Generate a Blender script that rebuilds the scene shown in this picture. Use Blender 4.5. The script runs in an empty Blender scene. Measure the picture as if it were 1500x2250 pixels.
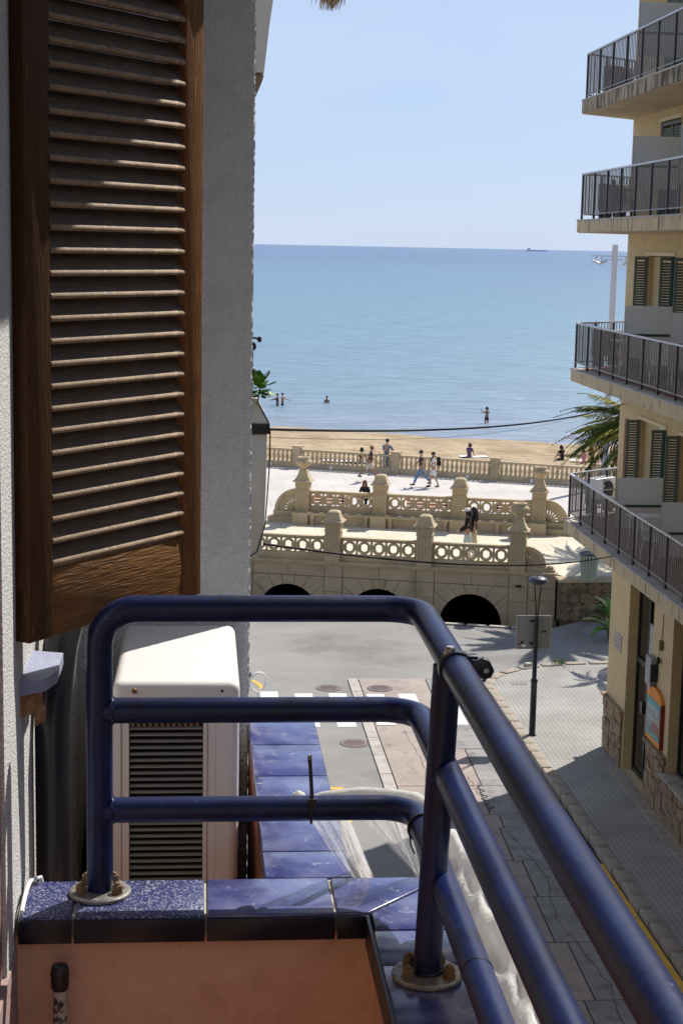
import bpy, bmesh, math, random
from math import sin, cos, pi, radians, atan, hypot
from mathutils import Vector, Matrix
random.seed(7)
C = bpy.context.scene
COL = C.collection
# ------------------------------------------------------------------ camera
# world axes: +Y runs down the street to the sea, +X to the right-hand buildings, z=0 is the carriageway
F_PX = 3600.0
FW = Vector((0.08652132, 0.98319677, -0.16074257)).normalized()
RT = Vector((0.9962325, -0.0844299, 0.01980896))
RT = (RT - FW * RT.dot(FW)).normalized()
UP = RT.cross(FW)
CP = Vector((0, 0, 11.5))
cam = bpy.data.cameras.new("camera"); camo = bpy.data.objects.new("camera", cam); COL.objects.link(camo)
cam.sensor_fit = 'VERTICAL'; cam.sensor_height = 36; cam.lens = 57.6
cam.clip_start = 0.05; cam.clip_end = 60000
camo.matrix_world = Matrix.Translation(CP) @ Matrix((RT, UP, -FW)).transposed().to_4x4()
C.camera = camo
# ------------------------------------------------------------------ light
SUN_AZ, SUN_EL = radians(42.0), radians(47.5)
w = bpy.data.worlds.new("World"); C.world = w; w.use_nodes = True
nt = w.node_tree; nt.nodes.clear()
out = nt.nodes.new('ShaderNodeOutputWorld'); bg = nt.nodes.new('ShaderNodeBackground')
sky = nt.nodes.new('ShaderNodeTexSky'); sky.sky_type = 'NISHITA'; sky.sun_disc = False
sky.sun_elevation = SUN_EL; sky.sun_rotation = SUN_AZ; sky.air_density = 0.9; sky.dust_density = 0.25; sky.ozone_density = 3.0
sky.altitude = 10
tc = nt.nodes.new('ShaderNodeTexCoord'); mp = nt.nodes.new('ShaderNodeMapping'); mp.inputs['Scale'].default_value = (1.2, 1.2, 4.0)
ns = nt.nodes.new('ShaderNodeTexNoise'); ns.inputs['Scale'].default_value = 1.6; ns.inputs['Detail'].default_value = 5; ns.inputs['Roughness'].default_value = 0.55
cr = nt.nodes.new('ShaderNodeValToRGB'); cr.color_ramp.elements[0].position = 0.42; cr.color_ramp.elements[1].position = 0.72
cr.color_ramp.elements[0].color = (0, 0, 0, 1); cr.color_ramp.elements[1].color = (0.6, 0.6, 0.6, 1)
mixc = nt.nodes.new('ShaderNodeMix'); mixc.data_type = 'RGBA'
hz = nt.nodes.new('ShaderNodeMix'); hz.data_type = 'RGBA'; hz.inputs['Factor'].default_value = 0.7
hz.inputs['B'].default_value = (5.5, 6.95, 9.9, 1)
mixc.inputs['B'].default_value = (7.4, 8.1, 9.9, 1)
L = nt.links
L.new(tc.outputs['Generated'], mp.inputs['Vector']); L.new(mp.outputs['Vector'], ns.inputs['Vector']); L.new(ns.outputs['Fac'], cr.inputs['Fac'])
sx = nt.nodes.new('ShaderNodeSeparateXYZ'); L.new(tc.outputs['Generated'], sx.inputs['Vector'])
mz = nt.nodes.new('ShaderNodeMapRange'); mz.interpolation_type = 'SMOOTHSTEP'; mz.inputs['From Min'].default_value = 0.10; mz.inputs['From Max'].default_value = 0.75
mz.inputs['To Min'].default_value = 0.75; mz.inputs['To Max'].default_value = 0.08; L.new(sx.outputs['Z'], mz.inputs['Value']); L.new(mz.outputs['Result'], hz.inputs['Factor'])
L.new(sky.outputs['Color'], hz.inputs['A']); L.new(hz.outputs['Result'], mixc.inputs['A'])
L.new(cr.outputs['Color'], mixc.inputs['Factor'])
L.new(mixc.outputs['Result'], bg.inputs['Color']); bg.inputs['Strength'].default_value = 0.085
L.new(bg.outputs['Background'], out.inputs['Surface'])
sl = bpy.data.lights.new("sun", 'SUN'); sl.energy = 5.0; sl.angle = radians(0.53); sl.color = (1.0, 0.95, 0.87)
so = bpy.data.objects.new("sun", sl); COL.objects.link(so)
SD = Vector((sin(SUN_AZ) * cos(SUN_EL), cos(SUN_AZ) * cos(SUN_EL), sin(SUN_EL)))
so.rotation_euler = SD.to_track_quat('Z', 'Y').to_euler(); so.location = (30, 60, 60)
C.view_settings.view_transform = 'Standard'; C.view_settings.look = 'None'; C.view_settings.gamma = 1; C.view_settings.exposure = 0.22
C.view_settings.use_curve_mapping = False
C.render.engine = 'CYCLES'

# ------------------------------------------------------------------ materials
MATS = {}
def mat(name, col, rough=0.7, var=0.12, vs=3.0, bump=0.0, bs=60.0, metal=0.0, spec=0.4, dirt=None, ds=2.0, dpos=(0.5, 0.7),
        stretch=None, coat=0.0, coord='Object', alpha=1.0, detail=4, bdist=0.01, dirt2=None):
    """procedural material: base colour with a noise variation, optional stains of another colour, optional relief"""
    if name in MATS: return MATS[name]
    m = bpy.data.materials.new(name); m.use_nodes = True; n = m.node_tree; nn = n.nodes; l = n.links
    b = nn['Principled BSDF']; b.inputs['Roughness'].default_value = rough; b.inputs['Metallic'].default_value = metal
    b.inputs['Specular IOR Level'].default_value = spec; b.inputs['Coat Weight'].default_value = coat
    b.inputs['Alpha'].default_value = alpha
    t = nn.new('ShaderNodeTexCoord'); vec = t.outputs[coord]
    if stretch:
        mpn = nn.new('ShaderNodeMapping'); mpn.inputs['Scale'].default_value = stretch; l.new(vec, mpn.inputs['Vector']); vec = mpn.outputs['Vector']
    no = nn.new('ShaderNodeTexNoise'); no.inputs['Scale'].default_value = vs; no.inputs['Detail'].default_value = detail
    no.inputs['Roughness'].default_value = 0.6
    l.new(vec, no.inputs['Vector'])
    r = nn.new('ShaderNodeValToRGB'); r.color_ramp.elements[0].position = 0.3; r.color_ramp.elements[1].position = 0.7
    r.color_ramp.elements[0].color = tuple(c * (1 - var) for c in col) + (1,); r.color_ramp.elements[1].color = tuple(min(1, c * (1 + var)) for c in col) + (1,)
    l.new(no.outputs['Fac'], r.inputs['Fac']); colout = r.outputs['Color']
    k = 0
    for dd, sc, dp in ((dirt, ds, dpos), (dirt2[0], dirt2[1], dirt2[2]) if dirt2 else (None, 0, 0)):
        if dd is None: continue
        k += 1
        n2 = nn.new('ShaderNodeTexNoise'); n2.inputs['Scale'].default_value = sc; n2.inputs['Detail'].default_value = 6; n2.inputs['Roughness'].default_value = 0.65
        l.new(vec, n2.inputs['Vector'])
        r2 = nn.new('ShaderNodeValToRGB'); r2.color_ramp.elements[0].position = dp[0]; r2.color_ramp.elements[1].position = dp[1]
        l.new(n2.outputs['Fac'], r2.inputs['Fac'])
        mx = nn.new('ShaderNodeMix'); mx.data_type = 'RGBA'; mx.inputs['B'].default_value = tuple(dd) + (1,)
        l.new(r2.outputs['Color'], mx.inputs['Factor']); l.new(colout, mx.inputs['A']); colout = mx.outputs['Result']
    l.new(colout, b.inputs['Base Color'])
    if bump:
        n3 = nn.new('ShaderNodeTexNoise'); n3.inputs['Scale'].default_value = bs; n3.inputs['Detail'].default_value = 3
        l.new(vec, n3.inputs['Vector'])
        bp = nn.new('ShaderNodeBump'); bp.inputs['Strength'].default_value = bump; bp.inputs['Distance'].default_value = bdist
        l.new(n3.outputs['Fac'], bp.inputs['Height']); l.new(bp.outputs['Normal'], b.inputs['Normal'])
    MATS[name] = m; return m

def pave(name, c1, c2, mortar, scale, bw, bh, msize, rough=0.85, rot=0.0, var=0.25, vs=0.5):
    """small-format paving too fine to lay piece by piece"""
    if name in MATS: return MATS[name]
    m = bpy.data.materials.new(name); m.use_nodes = True; n = m.node_tree; nn = n.nodes; l = n.links
    b = nn['Principled BSDF']; b.inputs['Roughness'].default_value = rough; b.inputs['Specular IOR Level'].default_value = 0.3
    t = nn.new('ShaderNodeTexCoord'); mpn = nn.new('ShaderNodeMapping'); mpn.inputs['Rotation'].default_value = (0, 0, rot)
    l.new(t.outputs['Object'], mpn.inputs['Vector'])
    br = nn.new('ShaderNodeTexBrick'); br.inputs['Scale'].default_value = scale; br.inputs['Brick Width'].default_value = bw; br.inputs['Row Height'].default_value = bh
    br.inputs['Mortar Size'].default_value = msize; br.inputs['Color1'].default_value = tuple(c1) + (1,); br.inputs['Color2'].default_value = tuple(c2) + (1,)
    br.inputs['Mortar'].default_value = tuple(mortar) + (1,); br.offset = 0.0 if bw == bh else 0.5
    l.new(mpn.outputs['Vector'], br.inputs['Vector'])
    no = nn.new('ShaderNodeTexNoise'); no.inputs['Scale'].default_value = vs; no.inputs['Detail'].default_value = 6; l.new(t.outputs['Object'], no.inputs['Vector'])
    r = nn.new('ShaderNodeMapRange'); r.inputs['From Min'].default_value = 0.3; r.inputs['From Max'].default_value = 0.7
    r.inputs['To Min'].default_value = 1 - var; r.inputs['To Max'].default_value = 1 + var * 0.5
    l.new(no.outputs['Fac'], r.inputs['Value'])
    vm = nn.new('ShaderNodeVectorMath'); vm.operation = 'SCALE'; l.new(br.outputs['Color'], vm.inputs[0]); l.new(r.outputs['Result'], vm.inputs['Scale'])
    l.new(vm.outputs['Vector'], b.inputs['Base Color'])
    bp = nn.new('ShaderNodeBump'); bp.inputs['Strength'].default_value = 0.5; bp.inputs['Distance'].default_value = 0.006; bp.invert = True
    l.new(br.outputs['Fac'], bp.inputs['Height']); l.new(bp.outputs['Normal'], b.inputs['Normal'])
    MATS[name] = m; return m

# ------------------------------------------------------------------ mesh builder
class MB:
    def __init__(s): s.v = []; s.f = []; s.sm = []
    def add(s, vs, fs, smooth=False):
        o = len(s.v); s.v += [tuple(v) for v in vs]; s.f += [tuple(i + o for i in f) for f in fs]; s.sm += [smooth] * len(fs); return s
    def box(s, x0, x1, y0, y1, z0, z1, M=None):
        vs = [(x0, y0, z0), (x1, y0, z0), (x1, y1, z0), (x0, y1, z0), (x0, y0, z1), (x1, y0, z1), (x1, y1, z1), (x0, y1, z1)]
        if M is not None: vs = [tuple(M @ Vector(v)) for v in vs]
        return s.add(vs, [(0, 3, 2, 1), (4, 5, 6, 7), (0, 1, 5, 4), (1, 2, 6, 5), (2, 3, 7, 6), (3, 0, 4, 7)])
    def prism(s, poly, z0, z1, axis='z', M=None):
        """poly of 2D points extruded; axis z: (x,y); axis y: (x,z) extruded y z0..z1; axis x: (y,z)"""
        n = len(poly)
        area = sum(poly[i][0] * poly[(i + 1) % n][1] - poly[(i + 1) % n][0] * poly[i][1] for i in range(n))
        if area < 0: poly = poly[::-1]
        def P(p, h): return (p[0], p[1], h) if axis == 'z' else ((p[0], h, p[1]) if axis == 'y' else (h, p[0], p[1]))
        vs = [P(p, z0) for p in poly] + [P(p, z1) for p in poly]
        if M is not None: vs = [tuple(M @ Vector(v)) for v in vs]
        fs = [tuple(range(n))[::-1], tuple(range(n, 2 * n))] + [(i, (i + 1) % n, n + (i + 1) % n, n + i) for i in range(n)]
        if axis == 'y': fs = [f[::-1] for f in fs]
        return s.add(vs, fs)
    def tube(s, pts, r, n=12, cap=True, sq=None):
        pts = [Vector(p) for p in pts]; m = len(pts); rs = r if isinstance(r, (list, tuple)) else [r] * m
        vs = []; pn = None
        for i, p in enumerate(pts):
            t = ((pts[min(i + 1, m - 1)] - pts[max(i - 1, 0)])).normalized()
            if pn is None:
                a = Vector((0, 0, 1)) if abs(t.z) < 0.9 else Vector((1, 0, 0)); nrm = t.cross(a).normalized()
            else:
                nrm = (pn - t * pn.dot(t)).normalized()
            pn = nrm; bn = t.cross(nrm)
            for k in range(n):
                a = 2 * pi * k / n; vs.append(p + nrm * cos(a) * rs[i] + bn * sin(a) * rs[i] * (sq or 1))
        fs = [(i * n + k, i * n + (k + 1) % n, (i + 1) * n + (k + 1) % n, (i + 1) * n + k) for i in range(m - 1) for k in range(n)]
        s.add(vs, fs, True)
        if cap: s.add([vs[k] for k in range(n)], [tuple(range(n))[::-1]]); s.add(vs[-n:], [tuple(range(n))])
        return s
    def lathe(s, prof, c=(0, 0, 0), n=16, smooth=True, M=None):
        vs = []
        for (r, z) in prof:
            for k in range(n):
                a = 2 * pi * (k + .5) / n; v = Vector((r * cos(a), r * sin(a), z)) + Vector(c)
                vs.append(M @ v if M is not None else v)
        m = len(prof)
        fs = [(i * n + k, i * n + (k + 1) % n, (i + 1) * n + (k + 1) % n, (i + 1) * n + k) for i in range(m - 1) for k in range(n)]
        s.add(vs, fs, smooth); s.add(vs[:n], [tuple(range(n))[::-1]]); s.add(vs[-n:], [tuple(range(n))]); return s
    def square_lathe(s, prof, c=(0, 0, 0)):
        vs = []
        for (h, z) in prof: vs += [(c[0] + a * h, c[1] + b * h, c[2] + z) for a, b in ((-1, -1), (1, -1), (1, 1), (-1, 1))]
        m = len(prof)
        fs = [(i * 4 + k, i * 4 + (k + 1) % 4, (i + 1) * 4 + (k + 1) % 4, (i + 1) * 4 + k) for i in range(m - 1) for k in range(4)]
        fs += [(3, 2, 1, 0), tuple(range(4 * m - 4, 4 * m))]
        return s.add(vs, fs)
    def grid(s, fn, nu, nv, smooth=True):
        vs = [fn(i / nu, j / nv) for j in range(nv + 1) for i in range(nu + 1)]
        fs = [(j * (nu + 1) + i, j * (nu + 1) + i + 1, (j + 1) * (nu + 1) + i + 1, (j + 1) * (nu + 1) + i) for j in range(nv) for i in range(nu)]
        return s.add(vs, fs, smooth)
    def build(s, name, m, parent=None, bevel=0, loc=None, rz=None, seg=2):
        me = bpy.data.meshes.new(name); me.from_pydata(s.v, [], s.f); me.polygons.foreach_set('use_smooth', s.sm); me.update()
        if bevel:
            bm = bmesh.new(); bm.from_mesh(me); bmesh.ops.remove_doubles(bm, verts=bm.verts, dist=1e-5)
            es = [e for e in bm.edges if len(e.link_faces) == 2 and e.calc_face_angle(0) > 0.5]
            bmesh.ops.bevel(bm, geom=es, offset=bevel, segments=seg, affect='EDGES', profile=0.5)
            for f in bm.faces: f.smooth = True
            bm.to_mesh(me); bm.free()
            try: me.set_sharp_from_angle(angle=0.9)
            except Exception: pass
        me.materials.append(m)
        return link(name, me, parent, loc, rz)
def link(name, me, parent=None, loc=None, rz=None):
    o = bpy.data.objects.new(name, me); COL.objects.link(o)
    if parent is not None: o.parent = parent
    if loc is not None: o.location = loc
    if rz is not None: o.rotation_euler = (0, 0, rz) if not isinstance(rz, (tuple, list)) else rz
    return o
def thing(name, label, cat, loc=(0, 0, 0), rz=0, group=None):
    o = bpy.data.objects.new(name, None); COL.objects.link(o); o.location = loc; o.rotation_euler = (0, 0, rz); o.empty_display_size = 0.1
    return tag(o, label, cat, group)
def tag(o, label=None, cat=None, group=None, kind=None):
    if label: o['label'] = label
    if cat: o['category'] = cat
    if group: o['group'] = group
    if kind: o['kind'] = kind
    return o
def struct(o): o['kind'] = 'structure'; return o
def dup(o, loc=None, rz=None, label=None, parent=None, top=True):
    c = o.copy(); COL.objects.link(c); c.parent = parent
    if loc is not None: c.location = loc
    if rz is not None: c.rotation_euler = (0, 0, rz)
    if label: c['label'] = label
    for ch in list(o.children): dup(ch, parent=c)
    return c
def lin(a, b, n): return [a + (b - a) * i / (n - 1) for i in range(n)]
def catenary(p0, p1, sag, n=24):
    p0 = Vector(p0); p1 = Vector(p1)
    return [p0.lerp(p1, t) - Vector((0, 0, 4 * sag * t * (1 - t))) for t in lin(0, 1, n)]

# ------------------------------------------------------------------ shared materials
M_asphalt = mat('asphalt', (.27, .26, .245), .9, .16, .35, bump=.5, bs=90, dirt=(.14, .135, .13), ds=.25, dpos=(.5, .72), dirt2=((.30, .29, .27), 5.0, (.6, .75)))
M_concrete = mat('street_concrete', (.36, .30, .265), .88, .16, 1.1, bump=.35, bs=70, dirt=(.20, .17, .15), ds=2.2, dpos=(.52, .72))
M_concrete2 = mat('street_concrete_grey', (.285, .27, .26), .88, .18, 1.3, bump=.4, bs=60, dirt=(.17, .16, .155), ds=3.0, dpos=(.5, .7))
M_strip = mat('concrete_strip', (.45, .41, .37), .85, .14, 2, bump=.3, bs=70, dirt=(.3, .27, .24), ds=3)
M_gap = mat('joint_dark', (.07, .065, .06), .95, .1)
M_kerb = mat('kerb_stone', (.36, .31, .25), .85, .2, 4, bump=.5, bs=30, dirt=(.2, .15, .10), ds=5)
M_paint = mat('road_paint', (.74, .73, .70), .7, .06, 6, dirt=(.33, .32, .3), ds=7, dpos=(.55, .68))
M_yellow = mat('yellow_paint', (.72, .42, .05), .7, .1, 6, dirt=(.35, .28, .15), ds=5, dpos=(.55, .7))
M_stone = mat('balustrade_stone', (.48, .385, .245), .85, .12, 1.2, bump=.35, bs=40, dirt=(.30, .235, .15), ds=1.5, dpos=(.55, .8), dirt2=((.17, .145, .10), 5, (.60, .74)))
M_stone2 = mat('wall_stone', (.46, .375, .255), .85, .10, 1.5, bump=.35, bs=35, dirt=(.26, .205, .13), ds=.9, dpos=(.52, .8))
M_mortar = mat('stone_joint', (.26, .20, .13), .95, .1)
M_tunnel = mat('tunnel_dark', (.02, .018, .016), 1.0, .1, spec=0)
M_rubble = mat('rubble_stone', (.27, .20, .12), .9, .35, 1.6, bump=.9, bs=14, bdist=.04, dirt=(.08, .07, .045), ds=1.3, dpos=(.45, .6))
M_deck = pave('deck_paving', (.72, .64, .50), (.69, .61, .48), (.52, .45, .35), 1.0, .6, .6, .012, var=.16, vs=.6)
M_prom = pave('promenade_paving', (.58, .535, .50), (.56, .52, .485), (.45, .43, .41), 1.0, .8, .8, .015, var=.14, vs=.4)
M_side = pave('ribbed_tiles', (.385, .375, .34), (.36, .35, .32), (.25, .24, .225), 1.0, .11, .11, .012, var=.2, vs=.8)
M_sand = mat('sand', (.42, .33, .22), 1.0, .2, .35, bump=1, bs=1.6, bdist=.2, dirt=(.31, .225, .14), ds=.5, dpos=(.45, .62), spec=.1)
M_white = mat('white_stucco', (.76, .76, .755), .95, .05, 60, bump=1.0, bs=150, bdist=.010, dirt=(.68, .675, .67), ds=9, spec=.15)
M_rough = mat('rough_render', (.66, .655, .635), .95, .22, 160, bump=1.0, bs=190, bdist=.006, spec=.15, detail=2)
M_terra = mat('terracotta_paint', (.74, .46, .32), .9, .12, 4, bump=.5, bs=45, dirt=(.52, .28, .18), ds=4, dpos=(.48, .72), spec=.2, dirt2=((.28, .16, .11), 18, (.66, .78)))
M_tile = mat('blue_glazed_tile', (.042, .050, .185), .20, .18, 9, bump=.12, bs=25, spec=.6, dirt=(.34, .35, .44), ds=34, dpos=(.60, .70), coat=.05, dirt2=((.17, .185, .33), 7.0, (.42, .72)))
M_tile_s = mat('blue_speckled_tile', (.028, .034, .13), .3, .14, 12, bump=.3, bs=120, spec=.5, dirt=(.36, .37, .46), ds=230, dpos=(.52, .62))
M_grout = mat('tile_grout', (.46, .42, .37), .95, .2, 20)
M_rail = mat('navy_rail_paint', (.006, .015, .075), .36, .2, 3, bump=.06, bs=60, spec=.38, dirt=(.15, .15, .16), ds=42, dpos=(.68, .73), coat=.0, dirt2=((.003, .006, .028), 5.0, (.45, .65)))
M_black = mat('black_metal', (.012, .012, .016), .42, .2, 5, spec=.5)
M_blackp = mat('black_plastic', (.016, .016, .02), .35, .2, 5, spec=.5)
M_steel = mat('galvanised_steel', (.36, .35, .33), .45, .2, 30, metal=.7, dirt=(.16, .12, .08), ds=40, dpos=(.5, .65))
M_rusty = mat('rusty_steel', (.20, .15, .09), .6, .3, 40, metal=.4, dirt=(.25, .10, .03), ds=40)
M_wood = mat('shutter_wood_shaded', (.075, .030, .008), .52, .35, 14, bump=.8, bs=30, bdist=.004, stretch=(9, 9, .7), dirt=(.32, .19, .10), ds=18, dpos=(.62, .74), spec=.35)
M_woodh = mat('shutter_wood_cross', (.19, .084, .022), .52, .35, 9, bump=.9, bs=22, bdist=.004, stretch=(.9, .9, 9), dirt=(.33, .21, .12), ds=10, dpos=(.63, .75), spec=.35)
M_slat = mat('slat_wood', (.12, .080, .052), .6, .3, 14, bump=.7, bs=40, bdist=.003, stretch=(1, 1, 7), dirt=(.24, .17, .12), ds=20, dpos=(.64, .74), spec=.35)
M_lip = mat('slat_worn_sunlit_lip', (.34, .235, .145), .7, .3, 30, bump=.6, bs=80, bdist=.002, dirt=(.60, .54, .48), ds=60, dpos=(.60, .68), dirt2=((.12, .06, .03), 25, (.58, .7)))  # grazing sun put into the pale lip colour, with worn flecks
M_acw = mat('ac_white', (.80, .77, .735), .45, .03, 4, dirt=(.66, .62, .58), ds=3, dpos=(.5, .9), spec=.4)
M_acg = mat('ac_inner', (.008, .008, .008), .9, .1)
M_cream = mat('cream_facade', (.60, .475, .275), .9, .08, .8, bump=.25, bs=50, dirt=(.52, .40, .25), ds=1.2, dpos=(.5, .8), spec=.2)
M_slabm = mat('balcony_slab', (.46, .38, .27), .9, .1, .9, bump=.3, bs=40, dirt=(.075, .068, .06), ds=2.6, dpos=(.42, .6), stretch=(1, 1.6, .35), spec=.2)
M_slabp = mat('balcony_soffit', (.56, .46, .30), .9, .08, .8, bump=.2, bs=40, dirt=(.46, .36, .22), ds=1.5)
M_slabc = mat('balcony_slab_clean', (.55, .45, .30), .9, .1, .9, bump=.3, bs=40, dirt=(.17, .13, .09), ds=3.2, dpos=(.55, .66), stretch=(1, 2.2, .35), spec=.2)
M_floor = mat('balcony_floor', (.24, .12, .09), .7, .1, 5)
M_green = mat('green_shutter', (.12, .155, .145), .6, .12, 8)
M_dgreen = mat('dark_green_shutter', (.03, .085, .07), .6, .12, 8)
M_frost = mat('frosted_screen', (.72, .79, .86), .45, .06, 1.2, spec=.4)
M_frost2 = mat('pale_screen', (.74, .76, .76), .5, .06, 1.2, spec=.4)
M_rbar = mat('railing_bar', (.30, .28, .27), .5, .1, 5, metal=.3)
M_rpost = mat('railing_post', (.07, .06, .06), .5, .1, 5, metal=.3)
M_rtop = mat('railing_handrail', (.52, .52, .54), .4, .1, 5, metal=.4)
M_glass = mat('dark_glass', (.012, .014, .018), .06, .1, spec=.8)
M_clad = mat('stone_cladding', (.31, .23, .14), .9, .3, 3, bump=.8, bs=25, bdist=.02, dirt=(.17, .10, .055), ds=4, dpos=(.5, .65))
M_clad2 = mat('stone_cladding_pink', (.30, .205, .14), .9, .3, 3, bump=.8, bs=25, bdist=.02, dirt=(.15, .09, .06), ds=4, dpos=(.5, .65))
M_leafw = mat('palm_leaf', (.075, .11, .018), .7, .3, 2, spec=.12)
M_leafy = mat('palm_leaf_yellow', (.27, .25, .035), .7, .3, 2, spec=.12)
M_trunk = mat('palm_trunk', (.16, .11, .07), .95, .3, 6, bump=.8, bs=12, bdist=.04)
M_leafg = mat('glossy_leaf', (.085, .22, .018), .35, .35, 3, spec=.5)
M_leafp = mat('pale_leaf', (.38, .42, .16), .45, .2, 3)
M_grey = mat('pale_grey_metal', (.50, .51, .53), .5, .06, 2, metal=.2)
M_signback = mat('sign_back_metal', (.30, .31, .32), .5, .06, 3, metal=.4)
M_bin = mat('bin_slat', (.36, .40, .31), .6, .1, 4)
M_wood2 = mat('bench_wood', (.42, .16, .05), .6, .2, 5)
M_orange = mat('orange_sign', (.72, .26, .03), .6, .1, 5)
M_teal = mat('teal_print', (.10, .36, .38), .6, .15, 5)
M_pinkp = mat('faded_red_print', (.33, .12, .12), .6, .15, 5)
M_plain = mat('white_plain', (.8, .8, .8), .6, .03, 5)
M_cable = mat('cable_black', (.01, .01, .012), .5, .1)

# ------------------------------------------------------------------ setting: sea, beach, ground, promenade
def sea_material():
    m = bpy.data.materials.new('sea_water'); m.use_nodes = True; n = m.node_tree; nn = n.nodes; l = n.links
    b = nn['Principled BSDF']; b.inputs['Roughness'].default_value = .32; b.inputs['Specular IOR Level'].default_value = .35; b.inputs['IOR'].default_value = 1.33
    g = nn.new('ShaderNodeNewGeometry'); sp = nn.new('ShaderNodeSeparateXYZ'); l.new(g.outputs['Position'], sp.inputs['Vector'])
    ad = nn.new('ShaderNodeMath'); ad.operation = 'MULTIPLY_ADD'; ad.inputs[1].default_value = .38; l.new(sp.outputs['X'], ad.inputs[0]); l.new(sp.outputs['Y'], ad.inputs[2])
    no = nn.new('ShaderNodeTexNoise'); no.inputs['Scale'].default_value = .035; no.inputs['Detail'].default_value = 4
    mpn = nn.new('ShaderNodeMapping'); mpn.inputs['Scale'].default_value = (.35, 1.6, 1); mpn.inputs['Rotation'].default_value = (0, 0, -.36)
    l.new(g.outputs['Position'], mpn.inputs['Vector']); l.new(mpn.outputs['Vector'], no.inputs['Vector'])
    nm = nn.new('ShaderNodeMath'); nm.operation = 'MULTIPLY_ADD'; nm.inputs[1].default_value = 34; l.new(no.outputs['Fac'], nm.inputs[0]); l.new(ad.outputs['Value'], nm.inputs[2])
    mr = nn.new('ShaderNodeMapRange'); mr.inputs['From Min'].default_value = 130; mr.inputs['From Max'].default_value = 1900; l.new(nm.outputs['Value'], mr.inputs['Value'])
    pw = nn.new('ShaderNodeMath'); pw.operation = 'POWER'; pw.inputs[1].default_value = .42; l.new(mr.outputs['Result'], pw.inputs[0])
    r = nn.new('ShaderNodeValToRGB'); e = r.color_ramp.elements
    e[0].position = 0; e[0].color = (.28, .305, .37, 1); e[1].position = 1; e[1].color = (.105, .18, .30, 1)
    for p, c in ((.10, (.255, .295, .365, 1)), (.20, (.185, .275, .35, 1)), (.40, (.145, .26, .345, 1)), (.7, (.125, .225, .325, 1))):
        x = e.new(p); x.color = c
    l.new(pw.outputs['Value'], r.inputs['Fac'])
    # ripples: colour of the wave faces plus relief
    w1 = nn.new('ShaderNodeTexNoise'); w1.inputs['Scale'].default_value = .9; w1.inputs['Detail'].default_value = 6; w1.inputs['Roughness'].default_value = .7
    mp2 = nn.new('ShaderNodeMapping'); mp2.inputs['Scale'].default_value = (.22, .75, 1); mp2.inputs['Rotation'].default_value = (0, 0, -.30)
    l.new(g.outputs['Position'], mp2.inputs['Vector']); l.new(mp2.outputs['Vector'], w1.inputs['Vector'])
    mm = nn.new('ShaderNodeMapRange'); mm.inputs['From Min'].default_value = .3; mm.inputs['From Max'].default_value = .7; mm.inputs['To Min'].default_value = .68; mm.inputs['To Max'].default_value = 1.28
    l.new(w1.outputs['Fac'], mm.inputs['Value'])
    vm = nn.new('ShaderNodeVectorMath'); vm.operation = 'SCALE'; l.new(r.outputs['Color'], vm.inputs[0]); l.new(mm.outputs['Result'], vm.inputs['Scale'])
    l.new(vm.outputs['Vector'], b.inputs['Base Color'])
    bp = nn.new('ShaderNodeBump'); bp.inputs['Strength'].default_value = .9; bp.inputs['Distance'].default_value = .5
    l.new(w1.outputs['Fac'], bp.inputs['Height']); l.new(bp.outputs['Normal'], b.inputs['Normal'])
    return m
def shore_y(x): return 117.2 - .38 * x + 0.9 * sin(x * .11 + 1) + .5 * sin(x * .31)
s = MB(); ys = [60, 100, 110, 118, 126, 136, 150, 175, 220, 300, 500, 1000, 2500, 6000, 14000, 30000]
xs = [-30000, -8000, -2000, -500, -150, -60, -30, -10, 0, 10, 20, 30, 45, 70, 150, 500, 2000, 8000, 30000]
s.add([(x, y, -2.0) for y in ys for x in xs], [(j * len(xs) + i, j * len(xs) + i + 1, (j + 1) * len(xs) + i + 1, (j + 1) * len(xs) + i) for j in range(len(ys) - 1) for i in range(len(xs) - 1)])
sea = struct(s.build('sea', sea_material()))
# land under everything, reaching far to each side
struct(MB().add([(-4000, -4000, -2.6), (4000, -4000, -2.6), (4000, 90, -2.6), (-4000, 90, -2.6)], [(0, 1, 2, 3)]).build('ground', M_asphalt))
def far_y(x): return 79 - .436 * (x - 18.07)
def beach(u, v):
    x = -130 + 290 * u; y0 = far_y(x) + .2; y1 = shore_y(x) + 5
    y = y0 + (y1 - y0) * v
    z = -.55 - .95 * v ** 1.1 - (.95 * max(0, v - .86) * 5) + .06 * sin(x * 1.3 + y * .7) * (1 - v) + .05 * sin(x * .43 - y * 1.1) + random.uniform(-.03, .03)
    return (x, y, z)
struct(MB().grid(beach, 220, 40).build('beach', M_sand))
M_wet = mat('wet_sand', (.36, .28, .19), .35, .1, .4, spec=.5)
M_foam = mat('sea_foam', (.72, .73, .74), .8, .06, 2)
def foam(off, wd, ph):
    b = MB(); P = []
    for i in range(200):
        x = -60 + i * .7; y = shore_y(x) + off + .35 * sin(x * .6 + ph) + .2 * sin(x * 1.7 + ph)
        k = max(0.02, wd * (.5 + .5 * sin(x * .37 + ph * 2)) * (.6 + .4 * random.random())); P.append((x, y, k))
    b.add([(x, y, -1.985) for x, y, k in P] + [(x, y + k, -1.985) for x, y, k in P], [(i, i + 1, 201 + i, 200 + i) for i in range(199)])
    return b.build('foam_line', M_foam)
tag(foam(-1.2, .55, 0.3), kind='stuff'); tag(foam(3.2, .30, 2.0), kind='stuff')

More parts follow.
